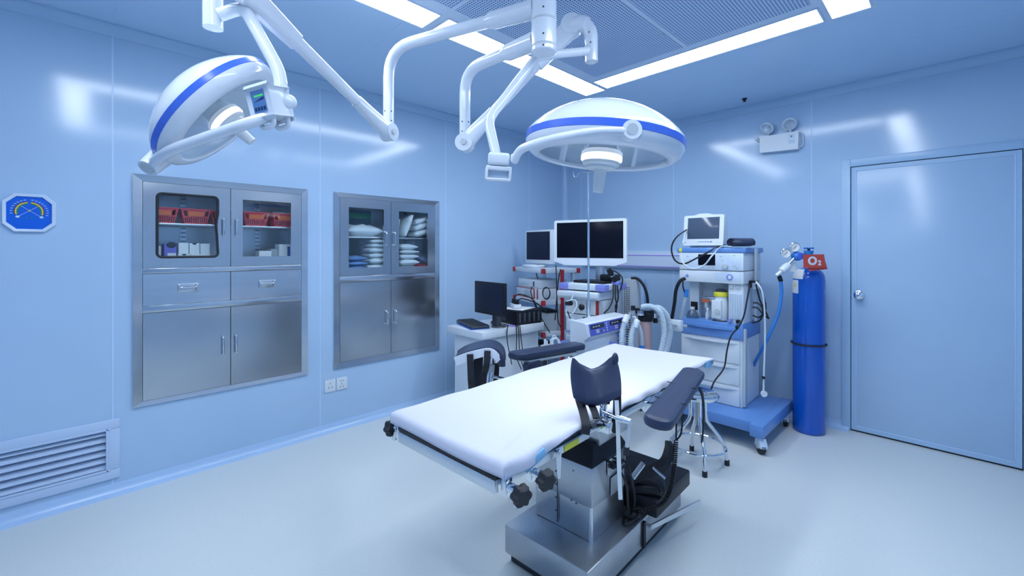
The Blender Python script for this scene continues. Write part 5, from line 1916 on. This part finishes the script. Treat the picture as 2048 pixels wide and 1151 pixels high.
# pc monitor: faces the corner-side of the desk front
mo = thing('computer_monitor', 'black computer monitor on the white desk', 'monitor', (.56, -1.75, .76))
pA, pB_ = at(953, 592, 3.98), at(1010, 604, 3.66)
um = (pB_ - pA)
um.z = 0
um.normalize()
nm = um.cross(UP).normalized()
if nm.dot(CAM - pA) < 0:
    nm = -nm
vm = (UP + nm * -.06).normalized()
mc = (pA + pB_) / 2
mc.z = 1.020
Rm_ = Matrix((um, -nm, UP)).transposed()
wM = (pB_ - pA).length
B().cbox(mc, (wM + .02, .030, .285), Rm_, .006).obj('housing', 'black', mo)
B().cbox(mc - nm * .022, (wM * .7, .03, .20), Rm_, .012).obj('rear_bulge', 'plastic_dark', mo)
B().cbox(mc + nm * .0155 + UP * .006, (wM - .012, .003, .245), Rm_, .001).obj('screen', 'screen_navy', mo)
b = B()
ft = Vector((mc.x, mc.y, .775)) - nm * .092
b.cbox(ft + UP * .075 + nm * .02, (.07, .05, .17), Rm_, .006)
b.obj('stand_neck', 'plastic_dark', mo)
B().cyl(Vector((ft.x, ft.y, .760)), Vector((ft.x, ft.y, .772)), .070, .060, 32).obj('stand_foot', 'plastic_dark', mo)
# computer tower lying flat
pcn = thing('computer_case', 'black computer case lying flat on the white desk', 'computer', (.62, -1.45, .76))
pr = rz(R(-8))
pcc = Vector((.622, -1.440, .8265))
B().cbox(pcc, (.270, .300, .130), pr, .010).obj('case_body', 'black', pcn)
for i in range(5):
    q = pcc + pr @ Vector((.136, -.11 + .055 * i, .0))
    B().cbox(q, (.004, .020, .085), pr, .001).obj('front_slot', 'plastic_dark', pcn)
q = pcc + pr @ Vector((-.05, -.151, 0))
B().cyl(q, q + pr @ Vector((0, -.003, 0)), .040, n=24).obj('fan_grille', 'plastic_dark', pcn)
pa = B().cbox(pcc + Vector((-.02, -.01, .0675)), (.24, .25, .003), rz(R(14)), .001).obj('paper_sheet', 'paper')
tag(pa, 'loose white papers on the computer case', 'paper')
px_ = thing('power_strip', 'white power strip with black plugs on the papers', 'power strip', pcc + Vector((-.04, .0, .07)))
pw = pcc + Vector((-.05, -.02, .090))
B().cbox(pw, (.17, .075, .036), rz(R(-30)), .006).obj('strip_body', 'plastic_gloss', px_)
for (dx, dy) in ((-.05, .03), (.0, .0), (.045, -.02)):
    B().cyl(pw + Vector((dx, dy, .012)), pw + Vector((dx, dy, .058)), .022, .018, 14).obj('plug', 'black', px_)
B().spline([pw + Vector((-.05, .03, .055)), pw + Vector((-.02, .06, .10)), pw + Vector((.05, .12, .08)), pw + Vector((.10, .165, .03)), pw + Vector((.115, .185, -.06))], .006).obj('cable_run', 'black', px_)
B().spline([pw + Vector((.045, -.02, .05)), pw + Vector((.08, .02, .07)), pw + Vector((.15, .14, .02)), pw + Vector((.21, .21, -.06))], .006).obj('cable_run', 'black', px_)
dc = thing('desk_cable', 'black cables hanging down the front of the white desk', 'cable', (.78, -1.6, .4))
for pts in ([(.735, -1.612, .768), (.780, -1.630, .768), (.798, -1.640, .70), (.790, -1.620, .52), (.800, -1.580, .38)],
            [(.735, -1.602, .768), (.782, -1.612, .768), (.800, -1.618, .68), (.806, -1.590, .50), (.802, -1.560, .38)],
            [(.740, -1.622, .768), (.778, -1.650, .768), (.792, -1.662, .68), (.782, -1.650, .50), (.790, -1.600, .38)],
            [(.552, -1.652, .766), (.640, -1.655, .768), (.715, -1.690, .769), (.777, -1.760, .767), (.790, -1.775, .66), (.800, -1.730, .45)]):
    B().spline(pts, .0042).obj('cable_run', 'black', dc)
pp = B()
pp.cbox((.705, -1.634, .7635), (.11, .06, .003), rz(R(-8)), .001)
tag(pp.obj('leaflet', 'purple'), 'crumpled printed leaflet on the desk edge near the mouse', 'paper')

# ================================================================== EQUIPMENT CARTS
class Frame:
    """local frame for axis-rotated furniture: X along the front, Y to the back, Z up"""
    def __init__(s, o, ang):
        s.o, s.R = Vector((*o, 0)), rz(ang)

    def p(s, x, y, z):
        return s.o + s.R @ Vector((x, y, z))

    def box(s, b, x0, x1, y0, y1, z0, z1, bev=.003):
        b.cbox(s.p((x0 + x1) / 2, (y0 + y1) / 2, (z0 + z1) / 2), (abs(x1 - x0), abs(y1 - y0), abs(z1 - z0)), s.R, bev)
        return b

    def mk(s, name, m, parent, *a, bev=.003):
        return s.box(B(), *a, bev=bev).obj(name, m, parent)


# ---- cart one: red-capped shelves with a white flat monitor
f1 = Frame((.175, -1.075), R(-18))
W_, D_ = .60, .40
c1 = thing('equipment_cart', 'white equipment cart with red shelf caps in the room corner', 'cart', f1.p(.3, .2, 0), 'equipment carts in the room corner')
for zt in (1.262, .958, .655, .16):
    sh = f1.mk('shelf', 'plastic', c1, 0, W_, 0, D_, zt - .045, zt, bev=.006)
    for (x, y) in ((0, 0), (W_, 0), (W_, D_), (0, D_)):
        f1.mk('corner_cap', 'red', sh, x - .020, x + .020, y - .012, y + .020, zt - .048, zt + .001, bev=.004)
for (x, y, m) in ((.03, .36, 'alu'), (.57, .36, 'alu')):
    f1.mk('post', m, c1, x - .022, x + .022, y - .012, y + .03, .10, 1.245)
f1.mk('red_post_strip', 'red', c1, .593, .603, .20, .24, .16, 1.25)
f1.mk('post', 'alu', c1, .560, .592, .19, .25, .10, 1.245)
for (x, y) in ((.05, .05), (.55, .05), (.05, .35), (.55, .35)):
    B().cyl(f1.p(x - .012, y, .05), f1.p(x + .012, y, .05), .05, n=20).obj('caster_wheel', 'rubber', c1)
    B().cyl(f1.p(x, y, .08), f1.p(x, y, .12), .015, n=12).obj('caster_stem', 'steel_plain', c1)
# monitor one
m1 = thing('flat_monitor', 'white framed flat monitor on the red capped cart', 'monitor', (.47, -.97, 1.243))
a1, b1 = at(1054, 494, 4.70), at(1108, 494, 4.40)
um = (b1 - a1)
um.z = 0
wm = um.length
um.normalize()
nm = um.cross(UP)
Rm_ = Matrix((um, -nm, UP)).transposed()
mc = (a1 + b1) / 2
mc.z = 1.474
B().cbox(mc, (wm, .05, .350), Rm_, .010).obj('housing', 'plastic', m1)
B().cbox(mc + nm * .0255 + UP * .012 - um * .006, (wm - .055, .003, .292), Rm_, .001).obj('screen', 'screen_navy', m1)
B().cbox(mc - nm * .03 - UP * .140, (.08, .03, .13), Rm_, .006).obj('stand_neck', 'plastic', m1)
b = B()
b.tube([mc + nm * .13 - um * .11 - UP * .197, mc + nm * .16 - um * .05 - UP * .197, mc + nm * .16 + um * .06 - UP * .197, mc + nm * .13 + um * .10 - UP * .197, mc - nm * .04 + um * .05 - UP * .197, mc - nm * .04 - um * .05 - UP * .197, mc + nm * .13 - um * .11 - UP * .197], .015, 10, .03)
b.obj('stand_foot', 'plastic_gloss', m1)


def front_bits(f, parent, items):
    for (nm_, m, x0, x1, z0, z1, y) in items:
        f.mk(nm_, m, parent, x0, x1, y - .004, y + .002, z0, z1, bev=.001)


# devices on cart one
e1 = thing('video_processor', 'slim pale grey video processor upper of two devices on the red capped cart', 'device', f1.p(.28, .2, .98))
f1.mk('housing', 'plastic', e1, .05, .50, .02, .34, 1.066, 1.145, bev=.006)
for i in range(5):
    B().cyl(f1.p(.09 + .045 * i, .02, 1.098), f1.p(.09 + .045 * i, .012, 1.098), .010, n=14).obj('front_knob', 'plastic_grey', e1)
front_bits(f1, e1, [('socket_port', 'plastic_dark', .375, .40, 1.078, 1.128, .02)])
e2 = thing('light_source', 'white light source device with red border below the slim processor', 'device', f1.p(.28, .2, .892))
f1.mk('housing', 'plastic', e2, 0.03, .53, .01, .335, .958, 1.062, bev=.005)
front_bits(f1, e2, [('red_border', 'red', .03, .42, 1.052, 1.060, .01), ('red_border', 'red', .03, .42, .959, .967, .01), ('red_border', 'red', .405, .425, .959, 1.060, .01), ('red_border', 'red', .47, .49, .959, 1.060, .01),
                    ('vent_panel', 'plastic_grey', .22, .34, .978, 1.042, .006)])
B().cyl(f1.p(.08, .01, 1.02), f1.p(.08, -.004, 1.02), .016, n=14).obj('front_knob', 'plastic_grey', e2)
e3 = thing('insufflator', 'grey insufflator box with black rim on the lower cart shelf', 'device', f1.p(.3, .2, .535))
f1.mk('housing', 'plastic_grey', e3, .12, .552, .02, .335, .655, .822, bev=.005)
f1.mk('face_rim', 'black', e3, .12, .345, .008, .022, .658, .820, bev=.002)
f1.mk('face_plate', 'plastic', e3, .13, .335, .003, .010, .666, .810, bev=.002)
front_bits(f1, e3, [('green_key', 'ui_green', .26, .30, .685, .715, .002)])
b = B()
b.cbox(f1.p(.35, .16, .832), (.30, .14, .02), f1.R, .008)
tag(b.obj('black_tray', 'black'), 'flat black tray on top of the insufflator box', 'tray')
e4 = thing('waste_bin', 'dark mesh bin under the cart next to the desk', 'bin', f1.p(.2, .15, .16))
B().lathe([(.0, 0), (.11, 0), (.14, .30), (.142, .31)], f1.p(.22, .17, .16), (0, 0, 1), 28, cap=False).obj('bin_body', 'plastic_dark', e4)
B().lathe([(.142, .30), (.148, .31), (.142, .32)], f1.p(.22, .17, .16), (0, 0, 1), 28, cap=False).obj('bin_rim', 'plastic_grey', e4)
cc1 = thing('cart_cable', 'coiled and hanging black cables at the side of the red capped cart', 'cable', f1.p(.6, .15, 1.0))
cl_ = f1.p(.575, .05, 1.03)
b = B()
b.tube([cl_ + RT * (.035 * math.cos(a)) + UP * (.055 * math.sin(a)) - FW * (.001 * i) for i, a in enumerate([2 * PI * i / 16 for i in range(66)])], .004, 6)
b.obj('cable_coil', 'black', cc1)
for pts in ([at(1112, 530, 4.15), at(1113, 560, 4.1), at(1114, 600, 4.08), at(1116, 640, 4.08), at(1122, 655, 4.08)],
            [at(1121, 538, 4.15), at(1117, 560, 4.1), at(1114, 590, 4.08), at(1110, 640, 4.06)],
            [at(1064, 573, 4.30), at(1062, 585, 4.22), at(1070, 610, 4.20), at(1085, 640, 4.16), at(1100, 665, 4.10)],
            [at(1072, 545, 4.5), at(1074, 552, 4.5), at(1076, 558, 4.5)]):
    B().spline(pts, .005).obj('cable_run', 'black', cc1)

# ---- cart two: blue-capped shelves with the wide monitor
f2 = Frame((1.111, -1.439), R(4))
W2_, D2_ = .42, .36
c2 = thing('equipment_cart', 'white equipment cart with blue shelf caps under the wide monitor', 'cart', f2.p(.24, .25, 0), 'equipment carts in the room corner')
for zt in (1.160, .655, .15):
    sh = f2.mk('shelf', 'plastic', c2, 0, W2_, 0, D2_, zt - .050, zt, bev=.006)
    for (x0, x1, y0, y1) in ((-.012, .075, -.012, .05), (W2_ - .075, W2_ + .012, -.012, .06), (W2_ - .03, W2_ + .012, D2_ - .1, D2_), (-.012, .03, D2_ - .1, D2_)):
        cp = f2.mk('corner_cap', 'blue_cap', sh, x0, x1, y0, y1, zt - .052, zt + .002, bev=.004)
        for k_ in (0, 1):
            f2.mk('cap_rib', 'purple', cp, x0 - .0015, x1 + .0015, y0 - .0015, y1 - .002, zt - .040 + .018 * k_, zt - .034 + .018 * k_, bev=0)
for (x, y) in ((.03, .32), (.39, .32)):
    f2.mk('post', 'alu', c2, x - .02, x + .02, y - .02, y + .02, .10, 1.16)
for (x, y) in ((.05, .05), (.37, .05), (.05, .31), (.37, .31)):
    B().cyl(f2.p(x - .012, y, .05), f2.p(x + .012, y, .05), .05, n=20).obj('caster_wheel', 'rubber', c2)
    B().cyl(f2.p(x, y, .08), f2.p(x, y, .12), .015, n=12).obj('caster_stem', 'steel_plain', c2)
f2.mk('keyboard_drawer', 'plastic', c2, -.005, .38, -.02, .33, 1.035, 1.098, bev=.004)
f2.mk('drawer_front', 'plastic_gloss', c2, -.018, .38, -.035, -.018, 1.050, 1.095, bev=.006)
# wide monitor
m2 = thing('flat_monitor', 'wide white framed monitor with black screen behind the infusion stand', 'monitor', (1.245, -1.2, 1.16))
a2, b2 = at(1111, 485, 4.02), at(1255, 485, 3.68)
um = (b2 - a2)
um.z = 0
wm = um.length
um.normalize()
nm = um.cross(UP)
Rm_ = Matrix((um, -nm, UP)).transposed()
mc = (a2 + b2) / 2
mc.z = 1.523
b = B()
hw_, hh_ = wm / 2, .188
ol = [(-hw_ + .012, hh_), (-hw_, hh_ - .012), (-hw_, -hh_ + .005), (-hw_ + .10, -hh_ - .028), (hw_ - .10, -hh_ - .028), (hw_, -hh_ + .005), (hw_, hh_ - .012), (hw_ - .012, hh_)]
b.prism(ol, mc, um, UP, .028)
b.prism([(p[0] * .86, p[1] * .86) for p in ol], mc, um, UP, -.04)
b.obj('housing', 'plastic_gloss', m2, smooth=20)
sgn_ = 1 if um.cross(UP).dot(nm) > 0 else -1
B().cbox(mc + nm * .0288 + UP * .008, (wm - .055, .002, .315), Rm_, .0005).obj('screen', 'screen_dark', m2)
f2.mk('monitor_post', 'alu', m2, .18, .25, .27, .31, 1.16, 1.38)
f2.mk('monitor_foot', 'black', m2, .06, .36, .10, .30, 1.160, 1.182, bev=.004)
mb_ = thing('cable_pile', 'black device and cables lying behind the infusion pole on the cart top', 'device', f2.p(.33, .1, 1.16))
f2.mk('black_device', 'black', mb_, .262, .41, .20, .30, 1.182, 1.235, bev=.01)
# endoscope head clipped on the corner
en = thing('endoscope_camera', 'black camera head clipped upright on the blue capped shelf corner', 'camera head', f2.p(.47, .12, 1.16))
e0, e1_ = at(1231, 562, 3.62), at(1217, 538, 3.60)
B().tube([e0, e0.lerp(e1_, .3), e0.lerp(e1_, .32), e0.lerp(e1_, .6), e0.lerp(e1_, .62), e1_], [.024, .024, .019, .020, .024, .021], 16).obj('head_body', 'black', en)
B().tube([e0.lerp(e1_, .45), e0.lerp(e1_, .50)], .0225, 16).obj('metal_ring', 'chrome', en)
B().cbox(at(1233, 566, 3.62), (.07, .05, .03), f2.R, .006).obj('holder_clip', 'blue_cap', en)
B().spline([at(1217, 538, 3.6), at(1235, 545, 3.60), at(1245, 558, 3.56), at(1241, 580, 3.55)], .006).obj('head_cable', 'black', en)
for pts in ([at(1227, 568, 3.58), at(1226, 595, 3.52), at(1219, 614, 3.48), at(1208, 626, 3.42)],
            [at(1231, 569, 3.58), at(1231, 596, 3.54), at(1234, 612, 3.55), at(1230, 626, 3.57)],
            [at(1235, 570, 3.59), at(1236, 598, 3.57), at(1231, 612, 3.58), at(1233, 625, 3.58)]):
    B().spline(pts, .006).obj('head_cable', 'black', en)
# devices on cart two
e = thing('camera_control_unit', 'white device with printed front and dark red stripe on the blue capped cart', 'device', f2.p(.22, .2, .905))
f2.mk('housing', 'plastic_grey', e, .05, .405, .03, .295, .905, 1.030, bev=.005)
f2.mk('printed_front', 'paper', e, .04, .33, .020, .032, .908, 1.028, bev=.002)
f2.mk('red_stripe', 'red', e, .33, .355, .020, .034, .910, 1.026, bev=.006)
for k_ in range(4):
    [f2.mk('print_line', 'plastic_grey', e, .125 + .050 * k_, .125 + .050 * k_ + .03 + .008 * ((r_ * 3 + k_) % 2), .0185, .021, .925 + .012 * r_, .929 + .012 * r_, bev=0) for r_ in range(7)]
e = thing('electrosurgical_unit', 'pale device with black dial socket below the printed device', 'device', f2.p(.22, .2, .73))
f2.mk('housing', 'plastic', e, .04, .405, .02, .295, .725, .900, bev=.006)
f2.mk('blue_line', 'blue_cap', e, .04, .35, .016, .021, .742, .752, bev=0)
for (x, z, r_, m) in ((.095, .80, .030, 'plastic_grey'), (.23, .862, .026, 'black')):
    B().lathe([(r_, 0), (r_, .012), (r_ * .6, .016), (.0, .016)], f2.p(x, .02, z), f2.R @ Vector((0, -1, 0)), 20).obj('front_socket', m, e)
B().lathe([(.014, .016), (.014, .04), (.0, .04)], f2.p(.095, .02, .80), f2.R @ Vector((0, -1, 0)), 16).obj('plug', 'black', e)
f2.mk('green_key', 'ui_green', e, .30, .335, .015, .021, .765, .800, bev=.001)
for x in (.18, .205):
    f2.mk('switch', 'plastic_grey', e, x, x + .014, .015, .021, .785, .81, bev=.001)
e = thing('lower_device', 'pale box with grey front standing low on the blue capped cart', 'device', f2.p(.22, .2, .655))
f2.mk('housing', 'plastic', e, .03, .405, .03, .295, .655, .722, bev=.005)
f2.mk('front_strip', 'plastic_grey', e, .04, .39, .024, .032, .668, .705, bev=.001)
hz_ = thing('coiled_tube', 'clear coiled tube and white clip hanging at the cart front', 'tube', f2.p(.03, -.04, .9))
B().spline([at(1133, 602, 3.60), at(1150, 600, 3.58), at(1153, 612, 3.56), at(1146, 625, 3.55), at(1135, 634, 3.56), at(1132, 620, 3.58), at(1138, 607, 3.60), at(1147, 590, 3.62)], .006).obj('tube', 'hose_clear', hz_)
B().cbox(at(1143, 648, 3.54), (.055, .05, .085), f2.R, .012).obj('white_clip', 'hose_clear', hz_)
B().spline([at(1135, 622, 3.56), at(1142, 640, 3.54), at(1150, 656, 3.50)], .0045).obj('black_lead', 'black', hz_)
B().cyl(at(1134, 606, 3.62), at(1142, 606, 3.56), .020, n=16).obj('black_socket', 'black', hz_)

# ---- grey ventilated cabinet beside the carts
gc = thing('ventilated_cabinet', 'tall grey cabinet with perforated and slotted side beside the carts', 'cabinet', (1.40, -.77, 0))
gx0, gx1, gy0, gy1, gz1 = 1.335, 1.460, -.840, -.700, 1.175
B().box(gx0, gx1, gy0, gy1, .02, gz1, .006).obj('housing', 'plastic_grey', gc)
for i in range(4):
    B().cyl((gx0 + .03 + (gx1 - gx0 - .06) * (i % 2), gy0 + .03 + .08 * (i // 2), 0), (gx0 + .03 + (gx1 - gx0 - .06) * (i % 2), gy0 + .03 + .08 * (i // 2), .03), .016, n=12).obj('foot', 'rubber', gc)
hs = B()
for i in range(17):
    for j in range(3):
        z = 1.10 - .017 * i
        x = gx0 + .040 + .022 * j
        hs.cbox((x, gy0 - .0005, z), (.010, .002, .008))
ho = hs.obj('perforation', 'dark_gap', gc)
ho['kind'] = 'stuff'
for i in range(14):
    z = .80 - .022 * i
    B().box(gx0 + .028, gx0 + .100, gy0 - .0012, gy0 + .001, z, z + .010).obj('slot', 'dark_gap', gc)
wp = thing('wall_pipe', 'short vertical grey pipe beside the grey cabinet', 'pipe', (1.133, -.080, 0))
B().cyl((1.133, -.080, .0), (1.133, -.080, 1.12), .026, n=20).obj('pipe', 'cove_vinyl', wp)
B().cyl((1.133, -.080, 1.12), (1.133, -.080, 1.132), .030, n=20).obj('pipe_cap', 'cove_vinyl', wp)

# ---- infusion stand
iv = thing('infusion_stand', 'thin chrome infusion pole with hooks rising before the wide monitor', 'infusion stand', (1.537, -1.632, 0))
ix, iy = at(1177, 500, 3.33).x, at(1177, 500, 3.33).y
B().cyl((ix, iy, .06), (ix, iy, .95), .0125, n=16).obj('lower_pole', 'chrome', iv)
B().cyl((ix, iy, .90), (ix, iy, 2.035), .0085, n=16).obj('upper_pole', 'chrome', iv)
B().cyl((ix, iy, .93), (ix, iy, 1.06), .0155, n=16).obj('pole_collar', 'chrome', iv)
B().ell((ix - .05, iy - .02, 1.005), (.026, .020, .026)).obj('clamp_knob', 'black', iv)
for s_ in (-1, 1):
    q = Vector((ix, iy, 2.035))
    b = B()
    b.spline([q, q + RT * s_ * .05 + UP * .002, q + RT * s_ * .080 - UP * .012, q + RT * s_ * .095 - UP * .034, q + RT * s_ * .110 - UP * .030, q + RT * s_ * .115 + UP * .006], .0036)
    b.obj('hook', 'chrome', iv)
for i in range(5):
    a = R(66 + 72 * i)
    B().tube([(ix, iy, .085), (ix + .12 * math.cos(a), iy + .12 * math.sin(a), .075), (ix + .20 * math.cos(a), iy + .20 * math.sin(a), .06)], .011, 10).obj('base_leg', 'chrome', iv)
    B().cyl((ix + .20 * math.cos(a) - .01, iy + .20 * math.sin(a), .028), (ix + .20 * math.cos(a) + .01, iy + .20 * math.sin(a), .028), .028, n=16).obj('caster_wheel', 'rubber', iv)

# ---- infusion pump on the stand
ip = thing('infusion_pump', 'white twin channel infusion pump with blue display panel', 'infusion pump', (1.56, -1.55, .70))
pL, pR_ = at(1157, 662, 3.08), at(1241, 648, 3.49)
up_ = (pR_ - pL)
up_.z = 0
lenp = up_.length
up_.normalize()
np_ = up_.cross(UP)
if np_.dot(CAM - pL) < 0:
    np_ = -np_
mc = (pL + pR_) / 2
mc.z = .823
b = B()
prof = [(-.075, -.135), (.045, -.135), (.050, -.125), (.050, -.010), (.072, .005), (.078, .015), (.060, .100), (.050, .108), (-.055, .118), (-.070, .105)]
b.prism(prof, mc - up_ * (lenp / 2), np_, UP, lenp * (1 if np_.cross(UP).dot(up_) > 0 else -1))
b.obj('housing', 'plastic_gloss', ip, smooth=25)
nn = (np_ * .97 + UP * .21).normalized()
tv = (UP - nn * UP.dot(nn)).normalized()
Rp = Matrix((up_, -nn, tv)).transposed()
fc_ = mc + np_ * .0700 + UP * .057
pan = B().cbox(fc_, (lenp * .88, .004, .080), Rp, .001).obj('display_panel', 'ui_blue', ip)
for s_ in (-.25, .25):
    q = fc_ + up_ * (lenp * .88 * (s_ - .05)) + nn * .0025
    B().cbox(q + tv * .018, (lenp * .30, .002, .030), Rp).obj('lcd_window', 'ui_dark', pan)
    for i in range(3):
        B().cbox(q + tv * .018 + up_ * (-.05 + .035 * i) + nn * .001, (.020, .001, .008), Rp).obj('lcd_digit', 'plastic_grey', pan)
    for i in range(2):
        for j in range(2):
            B().cbox(q - tv * (.010 + .014 * j) + up_ * (-.018 + .022 * i), (.012, .003, .008), Rp, .001).obj('keypad_key', 'plastic_gloss', pan)
    for i, m in enumerate(('red', 'hose_clear')):
        B().cbox(q - tv * .022 + up_ * (.045 + .025 * i), (.012, .003, .008), Rp, .001).obj('keypad_key', m, pan)
    for j in range(4):
        B().cbox(q + tv * (.026 - .017 * j) + up_ * (lenp * .205), (.012, .003, .008), Rp, .001).obj('keypad_key', 'frame_white', pan)
for (s_, zz, r_) in ((.30, -.03, .030), (.10, -.085, .030), (.30, -.090, .026)):
    q = mc + up_ * (lenp * s_) + np_ * .050 + UP * zz
    kb_ = B().cyl(q, q + np_ * .030, r_ * .8, r_ * .6, 16).obj('clamp_wheel', 'blue_cap', ip)
    B().cbox(q + np_ * .036, (.055, .014, .016), Rp @ Matrix.Rotation(R(35), 3, 'Y'), .004).obj('wheel_grip', 'blue_cap', kb_)
for zz in (-.055, -.09):
    B().cbox(mc - up_ * (lenp * .22) + np_ * .0505 + UP * zz, (lenp * .42, .004, .012), Matrix((up_, -np_, UP)).transposed(), .002).obj('tube_channel', 'frame_white', ip)
# bracket to the pole
B().cbox((ix + .004, iy, .84), (.045, .05, .06), None, .006).obj('pole_bracket', 'plastic_grey', ip)

# ---- suction bottle on a clamp
sb = thing('suction_bottle', 'clear suction bottle with white lid beside the infusion pump', 'bottle', at(1099, 735, 3.5))
sc = at(1099, 696, 3.5)
B().lathe([(.0, -.17), (.055, -.17), (.060, -.16), (.068, .0), (.068, .008)], sc, (0, 0, 1), 28, cap=False).obj('jar', 'clear_plastic', sb)
ld_ = B().lathe([(.074, .0), (.074, .014), (.066, .022), (.040, .027), (.0, .028)], sc, (0, 0, 1), 28).obj('lid', 'plastic_gloss', sb)
for (dx, dy, h_) in ((-.03, -.02, .05), (.0, -.035, .045), (.03, .0, .06), (-.01, .03, .05)):
    B().cyl(sc + Vector((dx, dy, .02)), sc + Vector((dx, dy, .02 + h_)), .010, n=12).obj('port', 'plastic_gloss', ld_)
B().tube([sc + Vector((.03, 0, .075)), sc + RT * .06 + UP * .085, sc + RT * .085 + UP * .03, sc + RT * .09 - UP * .04], .010, 10, .03).obj('elbow_tube', 'plastic_gloss', ld_)
B().cbox(sc + RT * .12 + UP * .0, (.16, .03, .045), rz(TH + R(20)), .004).obj('bracket', 'plastic', sb)
B().spline([sc + RT * .02 + UP * .07, sc + RT * .04 + UP * .10, sc + RT * .10 + UP * .02, sc + RT * .17 - UP * .08, sc + RT * .26 - UP * .14], .007).obj('suction_tube', 'hose_clear', sb)
B().cyl(sc - UP * .20 - FW * .0 + FW * .09, sc + UP * .0 + FW * .09, .012, n=12).obj('hanger_rod', 'steel_plain', sb)
B().cbox(sc + FW * .07 - UP * .04, (.05, .05, .03), rz(TH), .004).obj('jar_clamp', 'plastic_grey', sb)
B().cyl(Vector((sc.x, sc.y, .0)) + FW * .09, sc - UP * .18 + FW * .09, .012, n=12).obj('stand_rod', 'steel_plain', sb)
B().lathe([(.10, 0), (.10, .012), (.02, .02), (.0, .02)], Vector((sc.x, sc.y, 0)) + FW * .09, (0, 0, 1), 24).obj('stand_base', 'steel_plain', sb)
